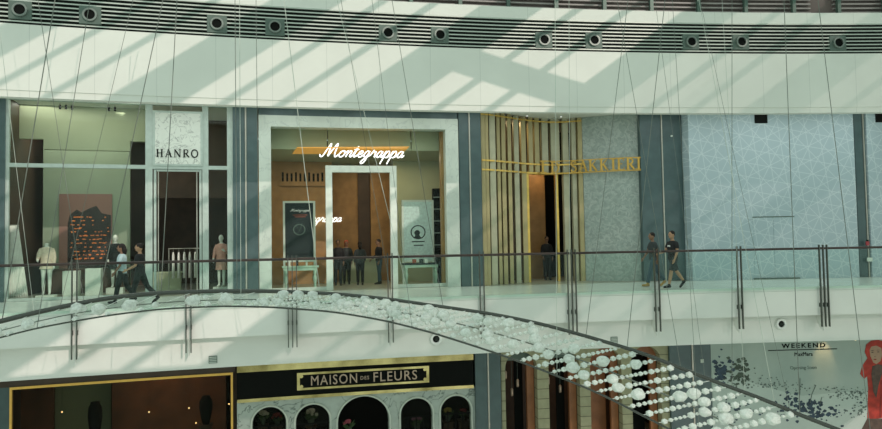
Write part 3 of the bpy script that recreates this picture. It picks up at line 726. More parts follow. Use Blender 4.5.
tag(obj('display_table', MB().box(U(168, 7.0) - .5, U(168, 7.0) + .4, 6.9, 7.3, -.004, .62).box(U(168, 7.0) - .55, U(168, 7.0) + .45, 6.85, 7.35, .62, .68), 'upperwall'), 'low display table in the gloom behind the shop doorway', 'table')
# ------------------------------------------------------------------ shop two: marble framed pen shop
D = 4.05
fo0, fo1, fi0, fi1 = U(259, D), U(459.3, D), U(271.3, D), U(446.5, D)
zo, zi = Z(350, 117, D), Z(350, 128, D)
sf = sthing('door_2', place((fo0 + fo1) / 2, D, 0))
obj('frame_jamb', MB().box(fo0, fi0, D, D + .5, 0, zo), 'marble', sf); obj('frame_jamb', MB().box(fi1, fo1, D, D + .5, 0, zo), 'marble', sf)
obj('frame_head', MB().box(fi0, fi1, D, D + .5, zi, zo), 'marble', sf)
struct('wall_over_frame', MB().box(fo0, fo1, D + .1, D + .5, zo, ZC - .003), 'clad')
G2 = 4.45
obj('glass_transom', MB().box(fi0, fi1, G2, G2 + .015, Z(350, 170, G2), zi), 'shopglass', sf)
dj = [U(x, G2, 230) for x in (326, 332.5, 390.5, 397)]; zh, zh2 = Z(361, 166, G2), Z(361, 172.5, G2)
obj('glass_side', MB().box(fi0, dj[0], G2, G2 + .015, .12, Z(350, 170, G2)), 'shopglass', sf); obj('glass_side', MB().box(dj[3], fi1, G2, G2 + .015, .12, Z(350, 170, G2)), 'shopglass', sf)
obj('sill', MB().box(fi0, dj[0], G2 - .05, G2 + .05, 0, .12), 'marble', sf); obj('sill', MB().box(dj[3], fi1, G2 - .05, G2 + .05, 0, .12), 'marble', sf)
obj('door_jamb', MB().box(dj[0], dj[1], G2 - .1, G2 + .12, 0, zh), 'pale', sf); obj('door_jamb', MB().box(dj[2], dj[3], G2 - .1, G2 + .12, 0, zh), 'pale', sf)
obj('door_head', MB().box(dj[1], dj[2], G2 - .1, G2 + .12, zh2, zh), 'pale', sf)
wood = MB().box(U(441.3, G2 + .03), fi1 + .02, G2 + .03, G2 + .3, 0, zi); obj('wood_lining', wood, 'wood', sf)
# inner bulkhead, ceiling, walls
zc2 = Z(350, 150, 5.0)
q = MB(); 
for a, b in ((271, 327.5), (328.5, 411.5), (412.5, 446)): q.box(U(a, 5.0), U(b, 5.0), 5.0, 5.06, zc2, ZC - .05)
struct('wall_bulkhead_inner', q, 'upperwall')
struct('ceiling_inner', MB().box(U(271, 5.1) - .2, U(446, 5.1) + .6, 5.07, 10.5, zc2, zc2 + .08), 'upperwall')
struct('wall_inner_left', MB().box(U(277, 8.6) - 1.0, U(332, 8.6), 8.6, 8.75, 0, zc2), 'wood')
struct('wall_inner_middle', MB().box(U(332.5, 9.6), U(358, 9.6), 9.6, 9.75, 0, zc2), 'wood')
struct('wall_inner_dark', MB().box(U(358, 9.5), U(370, 9.5), 9.5, 9.75, 0, zc2), 'brown')
struct('wall_inner_right', MB().box(U(370.5, 9.4), U(393, 9.4), 9.4, 9.55, 0, zc2), 'wood')
struct('wall_inner_side', MB().box(U(393.5, 8.2), U(446, 8.2) + .4, 8.2, 8.35, 0, zc2), 'upperwall')
# glowing ceiling recess
za = zc2 - .01
pts = [onz(x, y, za) for x, y in ((292.5, 153.5), (297, 147.2), (409, 146.6), (401.5, 153.8))]
lt = thing('ceiling_light_panel', 'long glowing orange light panel in the ceiling behind the white script sign', 'light', place(pts[0][0], pts[0][1], za))
q = MB(); q.add([(u, d, z) for z in (za - .02, za + .005) for u, d in pts], [(0, 1, 2, 3), (7, 6, 5, 4), (0, 4, 5, 1), (1, 5, 6, 2), (2, 6, 7, 3), (3, 7, 4, 0)])
obj('diffuser', q, 'orangewood', lt)
# slotted shelf panel
t = thing('slotted_panel', 'wooden wall panel with a row of dark slots high in the marble framed shop', 'panel', place(U(318, 8.5), 8.5, Z(318, 186, 8.5)))
obj('board', MB().box(U(280, 8.5), U(331, 8.5), 8.5, 8.59, Z(318, 186, 8.5), Z(318, 171, 8.5)), 'wood', t)
q = MB()
for i in range(11):
    x = 282 + i * 4.4; q.box(U(x, 8.49), U(x + 2, 8.49), 8.48, 8.499, Z(318, 181.5, 8.49), Z(318, 173.5 if i % 3 else 172.5, 8.49))
obj('slots', q, 'black', t)
# signs
sg = thing('shop_sign', 'white lit script sign over the doorway of the marble framed shop', 'sign', place(U(362, G2 - .12), G2 - .12, Z(362, 165, G2 - .12)))
dS = G2 - .13
obj('lettering', script_word('Montegrappa', U(321.5, dS, 155), U(403, dS, 155), Z(325, 156.6, dS), (Z(325, 149.6, dS) - Z(325, 156.6, dS)) * .93, dS, .021, .4, drop=-.02), 'lit', sg)
q = MB()
for px in (330, 362, 393): q.box(U(px, dS) - .012, U(px, dS) + .012, dS, G2 - .001, Z(px, 154.5, dS) - .012, Z(px, 154.5, dS) + .012)
obj('stand_off', q, 'frame', sg)
dS = 8.46
sg = thing('wall_sign', 'smaller lit script sign on the wood wall inside the marble framed shop', 'sign', place(U(320, dS), dS, Z(320, 224, dS)))
obj('lettering', script_word('Montegrappa', U(289, dS, 220), U(341, dS, 220), Z(320, 222, dS), Z(320, 217.6, dS) - Z(320, 222, dS), dS, .014, .4), 'lit', sg)
q = MB()
for px in (300, 330): q.box(U(px, dS) - .012, U(px, dS) + .012, dS, 8.599, Z(px, 220.5, dS) - .012, Z(px, 220.5, dS) + .012)
obj('stand_off', q, 'frame', sg)
# posters
cmat('ink_blue', (.018, .030, .032)); cmat('sky_blue_card', (.60, .74, .70)); cmat('ink_dark', (.03, .04, .04)); cmat('rust_red', (.35, .09, .05))
def poster(label, x0, x1, y0, y1, d, card, deco):
    u0, u1 = U(x0, d, 230), U(x1, d, 230); xm = (x0 + x1) / 2; z0, z1 = Z(xm, y1, d), Z(xm, y0, d)
    t = thing('poster_stand', label, 'poster', place((u0 + u1) / 2, d, 0))
    q = MB().box(u0, u0 + .07, d, d + .06, 0, z1).box(u1 - .07, u1, d, d + .06, 0, z1).box(u0 + .07, u1 - .07, d, d + .06, z1 - .07, z1).box(u0 + .07, u1 - .07, d, d + .06, z0, z0 + .07)
    q.box(u0 - .05, u1 + .05, d - .15, d + .2, -.004, .03)
    obj('frame', q, 'pale', t); obj('card', MB().box(u0 + .07, u1 - .07, d + .01, d + .05, z0 + .07, z1 - .07), card, t)
    deco(t, u0, u1, z0, z1, d); return t
def deco_dark(t, u0, u1, z0, z1, d):
    w = u1 - u0; h = z1 - z0; um = (u0 + u1) / 2
    obj('script_heading', script_word('Montegrappa', u0 + w * .24, u1 - w * .2, z1 - h * .17, .045, d + .004, .008), 'white_print', t)
    q = MB()
    for i, (a, b) in enumerate(((.3, .75), (.36, .7))): q.box(u0 + w * a, u0 + w * b, d + .002, d + .009, z1 - h * (.235 + .03 * i), z1 - h * (.225 + .03 * i))
    obj('red_caption', q, 'rust_red', t)
    q = MB().disc((um, z1 - h * .47), w * .16, w * .19, d + .003, d + .009).tube([(um - .1, d + .006, z1 - h * .4), (um, d + .006, z1 - h * .5), (um + .1, d + .006, z1 - h * .36)], .01, 6)
    obj('emblem', q, 'plate', t)
def deco_light(t, u0, u1, z0, z1, d):
    w = u1 - u0; h = z1 - z0; um = (u0 + u1) / 2
    q = MB().disc((um, z1 - h * .52), w * .2, w * .235, d + .003, d + .009).disc((um - .03, z1 - h * .53), 0, w * .09, d + .003, d + .009, 14)
    q.poly([(um - .16, z1 - h * .62), (um + .12, z1 - h * .62), (um + .02, z1 - h * .55), (um - .08, z1 - h * .55)], d + .003, d + .009)
    obj('emblem', q, 'ink_dark', t)
    q = MB()
    for i, (a, b) in enumerate(((.3, .7), (.36, .66))): q.box(u0 + w * a, u0 + w * b, d + .002, d + .009, z1 - h * (.68 + .06 * i), z1 - h * (.663 + .06 * i))
    obj('caption', q, 'ink_dark', t)
poster('tall dark blue poster in a white frame left of the marble shop door', 283, 315.5, 201, 262, 5.7, 'ink_blue', deco_dark)
poster('tall pale blue poster with a round emblem right of the marble shop door', 402, 434, 200, 262, 5.7, 'sky_blue_card', deco_light)
# tables with turned legs
def turned_table(px0, px1, ytop, d, label, dark):
    u0, u1 = U(px0, d, 270), U(px1, d, 270); um = (u0 + u1) / 2; zt_ = Z((px0 + px1) / 2, ytop, d); w = u1 - u0
    t = thing('console_table', label, 'table', place(um, d + .2, 0), 'mint tables in the marble framed shop')
    obj('table_top', MB('local').box(-w / 2, w / 2, -.22, .22, zt_ - .06, zt_), 'ink_blue' if dark else 'tableleg', t, bevel=.01)
    obj('apron', MB('local').box(-w / 2 + .06, w / 2 - .06, -.18, .18, zt_ - .16, zt_ - .0601), 'tableleg', t)
    h = zt_ - .16
    for sx in (-1, 1):
        for sy in (-1, 1):
            x, y = sx * (w / 2 - .13), sy * .14
            pr = [(0, .03), (.04, .045), (.1, .03), (.16, .05), (.3, .036), (.5, .06), (.62, .075), (.72, .05), (.78, .035), (.84, .055), (.9, .05), (1, .06)]
            obj('leg', MB('local').rings([(x, y, a * h - (.004 if a == 0 else 0), r, r) for a, r in pr], 12), 'tableleg', t, True)
    return t, um, zt_
t1, ua, zt1 = turned_table(281, 320, 266, 4.85, 'mint console table with turned legs under the dark blue poster', False)
t2, ub_, zt2 = turned_table(402, 441, 263, 4.85, 'mint console table with turned legs and dark top under the pale blue poster', True)
for dx, r, h, lb, mm in ((-.35, .03, .22, 'slim pen box standing at left on the table under the dark poster', 'pale'), (-.1, .035, .17, 'short pen box in the middle of the table under the dark poster', 'ink_dark'), (.2, .03, .2, 'pen box at right on the table under the dark poster', 'pale'),):
    tag(obj('pen_box', MB().box(ua + dx - r, ua + dx + r, 4.98, 5.06, zt1, zt1 + h).box(ua + dx - r * 1.25, ua + dx + r * 1.25, 4.97, 5.07, zt1 + h, zt1 + h + .02), mm), lb, 'box', 'pen boxes on the table')
for dx, mm, lb in ((-.22, 'rust_red', 'small red case on the dark topped table under the pale poster'), (.02, 'ink_dark', 'small black case on the dark topped table under the pale poster'), (.18, 'pale', 'small white case on the dark topped table under the pale poster')):
    tag(obj('gift_case', MB().box(ub_ + dx - .06, ub_ + dx + .06, 4.97, 5.1, zt2, zt2 + .11).box(ub_ + dx - .064, ub_ + dx + .064, 4.966, 5.104, zt2 + .11, zt2 + .14), mm), lb, 'box', 'cases on the table')
# shoppers inside
for px, dd, h, lb, sh, tr_, hr, hm, yw in (
    (338, 7.0, 1.72, 'shopper in dark clothes just right of the left door jamb', 'black_cotton', 'dark_trousers', 'short', 'hair_black', -pi / 2),
    (346.5, 7.6, 1.70, 'shopper in a red headscarf inside the marble framed shop', 'charcoal_cotton', 'dark_trousers', 'scarf', 'red_scarf', -pi / 2),
    (360, 6.8, 1.64, 'long-haired shopper in charcoal top in the middle of the doorway', 'charcoal_cotton', 'black_cotton', 'long', 'hair_black', pi / 2),
    (379, 7.1, 1.72, 'shopper in dark jacket near the right door jamb', 'black_cotton', 'denim', 'short', 'hair_black', pi + .3)):
    person('person', lb, 'person', U(px, dd, 260), dd, h, yw, (.06, -.08), (.02, .06), (0, .0), (.05, .1), (.25, .8), 'brown', sh, tr_, hair=hr, hairm=hm, vox=.013, sleeves='long')
tag(obj('display_counter', MB().box(U(338, 8.2), U(378, 8.2), 8.0, 8.3, -.004, .9).box(U(337, 8.2), U(379, 8.2), 7.95, 8.35, .9, .95), 'upperwall'), 'display counter behind the shoppers in the marble framed shop', 'counter')
# shelf tower at right
t = thing('shelf_unit', 'dark shelf unit beside the wood lining at the right of the marble framed shop', 'shelf', place(U(437, 6.0), 6.0, 0))
us0, us1 = U(433.5, 6.0), U(441, 6.0)
obj('case', MB().box(us0, us1, 6.05, 6.35, -.004, 3.6), 'black', t)
for i in range(6): obj('shelf', MB().box(us0, us1, 5.95, 6.049, 1.0 + i * .45, 1.03 + i * .45), 'frame', t)
# ------------------------------------------------------------------ shop three: gold slatted screen and marble wall on a curve
CV = [(478, 4.22), (484, 4.25), (495, 4.45), (510, 4.85), (525, 5.3), (540, 5.62), (555, 5.78), (568, 5.68), (583, 5.42), (600, 5.12), (620, 4.82), (642, 4.62)]
def dcv(px):
    for (a, b), (c, e) in zip(CV, CV[1:]):
        if a <= px <= c: t_ = (px - a) / (c - a); return b + (e - b) * t_
    return CV[-1][1] if px > 600 else CV[0][1]
t = thing('slatted_screen', 'curved screen of tall gold and pale fins around a dark doorway', 'screen', place(U(533, 5.3), 5.3, 0))
def cz(px, py, off=0): return Z(px, py, dcv(px) + off)
zb0, zb1 = cz(500, 170.5), cz(500, 161.3); zdoor = cz(543, 173)
fins = [(482.8, 485.6, 0), (487, 489, 0), (491, 496.2, 1), (498.6, 500.6, 0), (503.2, 506, 0), (509.4, 511.8, 0), (515.5, 519.5, 1), (523, 526.4, 0), (530.5, 533.5, 0), (536.6, 540, 0), (543.6, 549, 1), (552.5, 560.5, 1), (564.5, 569.5, 1), (573.5, 577, 1), (580, 583, 0)]
ztopf = ZC - .006
for a, b, k in fins:
    xm = (a + b) / 2; d = dcv(xm); over = 528 < xm < 557
    a, b = (a - .35, b + .35) if k else (a - .6, b + .6)
    obj('fin', MB().box(U(a, d), U(b, d), d, d + .22, zdoor + .02 if over else 0, ztopf), 'finpale' if k else 'fin', t)
def curvebar(q, px0, px1, z0, z1, off, th, n=16):
    pts = [px0 + (px1 - px0) * i / n for i in range(n + 1)]
    for a, b in zip(pts, pts[1:]):
        da, db = dcv(a) + off, dcv(b) + off; ua, ub2 = U(a, da), U(b, db)
        q.add([(ua, da, z0), (ub2, db, z0), (ub2, db, z1), (ua, da, z1), (ua, da + th, z0), (ub2, db + th, z0), (ub2, db + th, z1), (ua, da + th, z1)],
              [(0, 1, 2, 3), (5, 4, 7, 6), (0, 4, 5, 1), (2, 6, 7, 3), (0, 3, 7, 4), (1, 5, 6, 2)])
    return q
for z0, z1, pa, pb in ((zb1 - .03, zb1 + .03, 482.6, 583.4), (zb0 - .03, zb0 + .03, 482.6, 583.4), (ztopf - .16, ztopf - .11, 482.6, 583.4)):
    obj('band', curvebar(MB(), pa, pb, z0, z1, -.04, .035), 'gold', t)
for px in (528.2, 557.4): d = dcv(px) + .02; obj('door_post', MB().box(U(px, d) - .04, U(px, d) + .04, d, d + .25, 0, zdoor), 'gold', t)
obj('door_lintel', curvebar(MB(), 528.2, 557.4, zdoor - .06, zdoor + .015, .0, .2, 6), 'gold', t)
# glazing and interior behind the fins
struct('wall_screen_back', MB().box(U(484, 6.9), U(528, 6.9), 6.9, 7.0, 0, ZC - .01), 'brown')
struct('wall_screen_side', MB().box(U(529, 7.6), U(545, 7.6), 7.6, 7.75, 0, 5.0), 'wood')
struct('wall_screen_end', MB().box(U(545.5, 9), U(600, 9), 9, 9.1, 0, ZC - .01), 'black')
struct('wall_over_doorway', MB().box(U(526, 6.1), U(560, 6.1), 6.05, 6.14, zdoor - .01, ZC - .01), 'brown')
struct('ceiling_screen_shop', MB().box(U(527, 6.2), U(560, 6.2), 6.15, 9, zdoor + .35, zdoor + .42), 'wood')
person('person', 'dark figure standing in the doorway of the gold slatted screen', 'person', U(547, 6.8, 260), 6.8, 1.72, -pi / 2, (.03, -.03), (0, 0), (0, 0), (.05, .1), (.2, .5), 'brown', 'black_cotton', 'black_cotton', vox=.013, sleeves='long')
q = MB(); curvebar(q, 584, 642, 0, ztopf, .06, .25, 14)
t = obj('marble_wall', q, 'marble2'); tag(t, 'curved grey-green marble wall beside the gold slatted screen', 'wall')
sg = thing('shop_sign', 'gold serif letters between two gold rails across the marble wall', 'sign', place(U(592, 5.2), 5.0, zb0))
zz0, zz1 = cz(600, 171.2), cz(600, 160)
for z0, z1 in ((zz1, zz1 + .035), (zz0 - .05, zz0 - .01)): obj('rail', curvebar(MB(), 541, 642, z0, z1, -.16, .03), 'goldpaint', sg)
def curved_letters(txt, xs, w, z0, z1):
    for c, px in zip(txt, xs):
        if c == ' ': continue
        d = dcv(px) - .15; u = U(px, d); lw, st = SERIF[c]; hw_ = w * (lw / .9 if lw > .5 else .8); q = MB()
        for pts, hw in st: ribbon(q, [(u + (a / lw - .5) * hw_, z0 + b * (z1 - z0)) for a, b in pts], hw * .42, d, d + .035)
        obj('letter', q, 'goldpaint', sg)
curved_letters('IDSAKKIERI', (544, 556, 574.5, 584, 594, 605, 614.5, 622, 631.5, 640), .33, zz0, zz1)
for i, px in enumerate((545, 600, 640)): d = dcv(px); obj('stand_off', MB().box(U(px, d) - .015, U(px, d) + .015, d - .13, d + .058, zz0 - .03, zz0 - .015), 'goldpaint', sg)
for px, py, lb in ((527, 115.5, 'left small downlight in the soffit over the gold slatted screen'), (561, 116.5, 'right small downlight in the soffit over the gold slatted screen')):
    u, d = onz(px, py, ZC - .01)
    t = thing('downlight', lb, 'light', place(u, d, ZC - .012), 'downlights over the slatted screen')
    obj('trim_ring', MB('local').rings([(0, 0, -.012, .06, .06), (0, 0, .012, .06, .06)], 14), 'pale', t); obj('bulb', MB('local').rings([(0, 0, -.016, .035, .035), (0, 0, -.0125, .035, .035)], 12), 'lit', t)
# ------------------------------------------------------------------ patterned hoarding
D = 4.0
h0, h1 = U(690.5, D), U(857, D)
t = thing('hoarding', 'large blue-grey hoarding with a white geometric line pattern', 'hoarding', place((h0 + h1) / 2, D, 0))
obj('front_panel', MB().box(h0, h1 - .02, D, D + .1, .0, ZC - .005), 'hoard', t)
M['hoardside'] = mat('hoarding_side_vinyl', (.20, .31, .31), .55, noise=.05)
u685 = U(685.2, D + .3)
q = MB(); q.add([(u685, D + .32, 0), (h0, D + .005, 0), (h0, D + .1, 0), (u685, D + .42, 0)] + [(u685, D + .32, ZC - .005), (h0, D + .005, ZC - .005), (h0, D + .1, ZC - .005), (u685, D + .42, ZC - .005)], [(0, 1, 5, 4), (2, 3, 7, 6), (0, 4, 7, 3), (1, 2, 6, 5), (4, 5, 6, 7), (3, 2, 1, 0)])
obj('side_return', q, 'hoard', t)
dr = []
for a, b in ((754, 773.6), (774.4, 795)):
    p = obj('door_leaf', MB().box(U(a, D, 250), U(b, D, 250), D - .012, D - .001, .06, Z(774, 217.5, D)), 'hoard', t); dr.append(p)
obj('door_seam', MB().box(U(753.6, D, 250), U(795.5, D, 250), D - .014, D - .0005, Z(774, 217.3, D), Z(774, 216.3, D)), 'plate', t)
obj('threshold_strip', MB().box(U(755, D - .1, 280), U(800, D - .1, 280), D - .13, D - .02, .0, .05), 'plate', t)
u, z = loc(761, 117.5, D)
for (px, py, w, lb) in ((761, 117.5, .24, 'square black vent high on the patterned hoarding'), (881, 117.5, .2, 'square black vent at the right edge, high on the far hoarding')):
    u, z = loc(px, py, D - .02)
    v = thing('square_vent', lb, 'vent', place(u, D - .02, z), 'square black vents on the hoardings')
    obj('frame', MB('local').box(-w, -w + .02, -.01, .018, -w * .88, w * .88).box(w - .02, w, -.01, .018, -w * .88, w * .88).box(-w + .02, w - .02, -.01, .018, w * .88 - .02, w * .88).box(-w + .02, w - .02, -.01, .018, -w * .88, -w * .88 + .02), 'black', v)
    obj('opening', MB('local').box(-w + .02, w - .02, .0, .018, -w * .88 + .02, w * .88 - .02), 'black', v)
f0 = U(869.4, 4.0)
tag(obj('hoarding', MB().box(f0, f0 + 3.5, 4.0, 4.12, 0, ZC - .005), 'hoard'), 'second patterned hoarding cut by the right edge of the picture', 'hoarding')
u, z = loc(867, 243, 3.97)
M['red'] = mat('signal_red', (.35, .04, .05), .5)
t = thing('fire_alarm', 'dark red fire alarm unit on the narrow column at right', 'alarm', place(u, 3.96, z))
obj('box', MB('local').box(-.06, .06, -.05, .01, -.09, .06), 'red', t, bevel=.01); obj('sounder', MB('local').rings([(0, -.02, .06, .05, .03), (0, -.02, .12, .035, .025)], 12), 'black', t)
u, z = loc(869.5, 259.5, 3.98)
tag(obj('notice_plate', MB().box(u - .09, u + .09, 3.95, 3.99, z - .07, z + .07), 'pale'), 'small white notice below the fire alarm at right', 'sign')
u, z = loc(671.5, 136, 4.43); tag(obj('wall_sensor', MB().disc((u, z), 0, .035, 4.4, 4.449, 12), 'pale'), 'tiny white sensor high on the wide dark column', 'sensor')
# service door lines on wide column
t = thing('service_door', 'flush blue-grey service door in the wide column behind the walking men', 'door', place(U(672, 4.43), 4.43, 0))
obj('door_leaf', MB().box(U(666, 4.43), U(683.5, 4.43), 4.425, 4.449, .01, Z(672, 224, 4.43)), 'clad', t)
obj('door_handle', MB().box(U(668, 4.4) - .012, U(668, 4.4) + .012, 4.38, 4.424, .95, 1.1), 'strip', t)
# ------------------------------------------------------------------ lower level
D = DL
zl = -1.73; zfl = -6.08
# gold framed dark window at left
gu0, gu1 = U(10, D, 400), U(233, D, 390)
ztl = Z(120, 379.5, D)
w1 = sthing('window_2', place((gu0 + gu1) / 2, D, zfl))
obj('gold_frame', MB().box(gu0, gu0 + .06, D - .06, D + .05, zfl, ztl - .07).box(gu1 - .06, gu1, D - .06, D + .05, zfl, ztl - .07).box(gu0, gu1, D - .06, D + .05, ztl - .07, ztl), 'goldframe', w1)
obj('glass_pane', MB().box(gu0 + .08, gu1 - .08, D, D + .015, zfl, ztl - .07), 'darkglass', w1)
struct('wall_over_window', MB().box(U(-20, D, 390), U(235, D, 370), D - .02, D + .3, ztl, zl - .002), 'brown')
struct('wall_window_side', MB().box(U(-40, D, 390), gu0 - .005, D - .02, D + .3, zfl, ztl), 'clad')
struct('wall_interior_wood', MB().box(U(112, 5.6, 400), U(226, 5.6, 400), 5.6, 5.75, zfl, zl - .01), 'redwood')
struct('wall_interior_pale', MB().box(U(55, 6.4, 400), U(111, 6.4, 400), 6.4, 6.5, zfl, zl - .01), 'greenwall')
struct('wall_interior_dark', MB().box(U(-10, 6.0, 400), U(54, 6.0, 400), 6.0, 6.1, zfl, zl - .01), 'redwood')
for px, y0, y1, lb in ((95, 402, 440, 'tall dark vase on a pedestal at left behind the gold framed window'), (206, 396, 424, 'dark vase on a pedestal at right behind the gold framed window')):
    d = 4.4; u, z = loc(px, y1, d); z1_ = Z(px, y0, d); h = z1_ - z
    t = thing('vase', lb, 'vase', place(u, d, z), 'vases behind the gold framed window')
    obj('body', MB('local').rings([(0, 0, 0, .1, .1), (0, 0, h * .2, .15, .15), (0, 0, h * .6, .21, .21), (0, 0, h * .85, .2, .2), (0, 0, h * .95, .13, .13), (0, 0, h, .14, .14)], 18), 'black', t, True)
    tag(obj('pedestal', MB().box(u - .17, u + .17, d - .17, d + .17, zfl - .02, z - .03).box(u - .2, u + .2, d - .2, d + .2, z - .03, z), 'brown'), 'pedestal under the %s vase behind the gold framed window' % ('left' if px < 150 else 'right'), 'pedestal')
random.seed(11)
for i, (px, py, lb) in enumerate(((149, 412, 'tiny warm lamp low in the middle of the gold framed window'), (189, 408, 'tiny warm lamp left of the right vase'), (196, 423, 'tiny warm lamp just below left of the right vase'), (229, 404, 'tiny warm lamp beside the right edge of the gold frame'), (62, 412, 'tiny warm lamp left of the tall dark vase'))):
    u, z = loc(px, py, 5.4); t = thing('pendant_lamp', lb, 'lamp', place(u, 5.4, z), 'warm pendant lamps in the dark window')
    obj('bulb', MB('local').ball((0, 0, 0), .022, 8, 6), 'warm', t); obj('cord', MB('local').rings([(0, 0, .02, .003, .003), (0, 0, zl - z + .12, .003, .003)], 5), 'black', t)
# flower shop
f0, f1 = U(237, D, 400), U(475, D, 390)
zg1 = Z(356, 362.5, D); zg0 = Z(356, 365, D); zk = Z(356, 390.8, D); zk2 = Z(356, 394, D)
fs_ = thing('fascia_board', 'black fascia board with gold strips over the marble arches', 'fascia', place((f0 + f1) / 2, D, zk))
f1b = f1 - .07
obj('board', MB().box(f0, f1b, D - .12, D + .3, zk, zg0), 'black', fs_)
obj('gold_strip', MB().box(f0 + .01, f1b, D - .17, D + .3, zg0, zl - .003), 'brightgold', fs_)
obj('gold_strip', MB().box(f0 + .01, f1b, D - .16, D + .3, zk2, zk), 'brightgold', fs_)
dP = D - .15
def rel(x, y): return loc(x, y, dP)
sg = thing('shop_sign', 'black plaque with gold border and gold capitals on the black fascia', 'sign', place(U(363, dP, 378), dP, Z(363, 387, dP)))
a0, a1 = U(297, dP, 380), U(429, dP, 374); b0, b1 = Z(363, 386.2, dP), Z(363, 369.2, dP)
e = .085; nt_ = .16
pl = [(a0 + nt_, b0), (a1 - nt_, b0), (a1 - nt_, b0 + nt_ * .8), (a1, b0 + nt_ * .8), (a1, b1 - nt_ * .8), (a1 - nt_, b1 - nt_ * .8), (a1 - nt_, b1), (a0 + nt_, b1), (a0 + nt_, b1 - nt_ * .8), (a0, b1 - nt_ * .8), (a0, b0 + nt_ * .8), (a0 + nt_, b0 + nt_ * .8)]
q = MB().box(a0, a1, dP - .025, dP - .001, b0, b0 + e * .8).box(a0, a1, dP - .025, dP - .001, b1 - e * .8, b1).box(a0, a0 + e, dP - .025, dP - .001, b0 + e * .8, b1 - e * .8).box(a1 - e, a1, dP - .025, dP - .001, b0 + e * .8, b1 - e * .8)
for cx in (a0 + .13, a1 - .13):
    for cy in (b0 + .11, b1 - .11): q.disc((cx, cy), 0, .055, dP - .025, dP - .001, 12)
obj('gold_border', q, 'brightgold', sg); obj('plaque', MB().box(a0, a1, dP, D - .121, b0, b1), 'black', sg)
zA = Z(363, 382.3, dP); zB = Z(363, 372.8, dP)
obj('letters', text_mb('MAISON', U(311, dP, 378), U(357, dP, 378), zA, zB, dP - .03, dP - .001, .0, 1.15), 'rosegold', sg)
obj('letters', text_mb('DES', U(360.5, dP, 378), U(369, dP, 378), zA + .09, zA + .2, dP - .03, dP - .001, .0, 1.15), 'rosegold', sg)
obj('letters', text_mb('FLEURS', U(373.5, dP, 378), U(417, dP, 378), zA, zB, dP - .03, dP - .001, .0, 1.15), 'rosegold', sg)
def arch_wall(u0, u1, z0, z1, arches, d0, d1):
    q = MB(); x = u0
    for uc, r, zs in arches:
        q.box(x, uc - r, d0, d1, z0, z1)
        n = 16; pts = [(uc - r * cos(pi * i / n), zs + r * sin(pi * i / n)) for i in range(n + 1)]
        for (xa, za_), (xb, zb_) in zip(pts, pts[1:]):
            q.add([(xa, d0, za_), (xb, d0, zb_), (xb, d0, z1), (xa, d0, z1), (xa, d1, za_), (xb, d1, zb_), (xb, d1, z1), (xa, d1, z1)], [(0, 1, 2, 3), (5, 4, 7, 6), (0, 4, 5, 1), (2, 6, 7, 3)])
        x = uc + r
    q.box(x, u1, d0, d1, z0, z1); return q
AR = []
for xa, xb, yt in ((252.5, 286, 407), (296, 329.5, 404.5), (338, 389, 396.3), (401, 432.3, 398.3), (441, 471, 395.8)):
    ua, ub2 = U(xa, D, 420), U(xb, D, 420); r = (ub2 - ua) / 2; AR.append(((ua + ub2) / 2, r, Z((xa + xb) / 2, yt, D) - r))
struct('wall_arches', arch_wall(f0, f1, zfl, zk2 - .002, AR, D, D + .25), 'marble3')
names = ('first arched window from the left in the marble shop front', 'second arched window from the left in the marble shop front', 'wider arched doorway in the middle of the marble shop front', 'arched window right of the wide arched doorway', 'arched window beside the dark column in the marble shop front')
for i, (uc, r, zs) in enumerate(AR):
    t = thing('arch_surround' if i == 2 else 'arched_window', names[i], 'doorway' if i == 2 else 'window', place(uc, D, zfl), None if i == 2 else 'arched windows of the flower shop')
    q = MB(); rr = r + .035; q.tube([(uc - rr, D - .03, zfl)] + [(uc - rr * cos(pi * k / 18), D - .03, zs + rr * sin(pi * k / 18)) for k in range(19)] + [(uc + rr, D - .03, zfl)], .03, 6)
    obj('arch_moulding', q, 'pale', t, True)
    if i != 2:
        q = MB().box(uc - r, uc + r, D + .1, D + .13, zs - .14, zs - .1).box(uc - .015, uc + .015, D + .1, D + .13, zfl, zs - .14)
        for s_ in (-.5, .5): q.box(uc + r * s_ - .01, uc + r * s_ + .01, D + .1, D + .13, zfl, zs - .14)
        obj('glazing_bars', q, 'black', t)
        n = 20; pts = [(uc - (r - .004) * cos(pi * k / n), zs + (r - .004) * sin(pi * k / n)) for k in range(n + 1)] + [(uc + r - .004, zfl), (uc - r + .004, zfl)]
        obj('glass_pane', MB().poly(pts[::-1], D + .14, D + .15), 'darkglass', t)
struct('wall_flower_shop', MB().box(f0, f1, 5.2, 5.3, zfl, zl - .01), 'black')
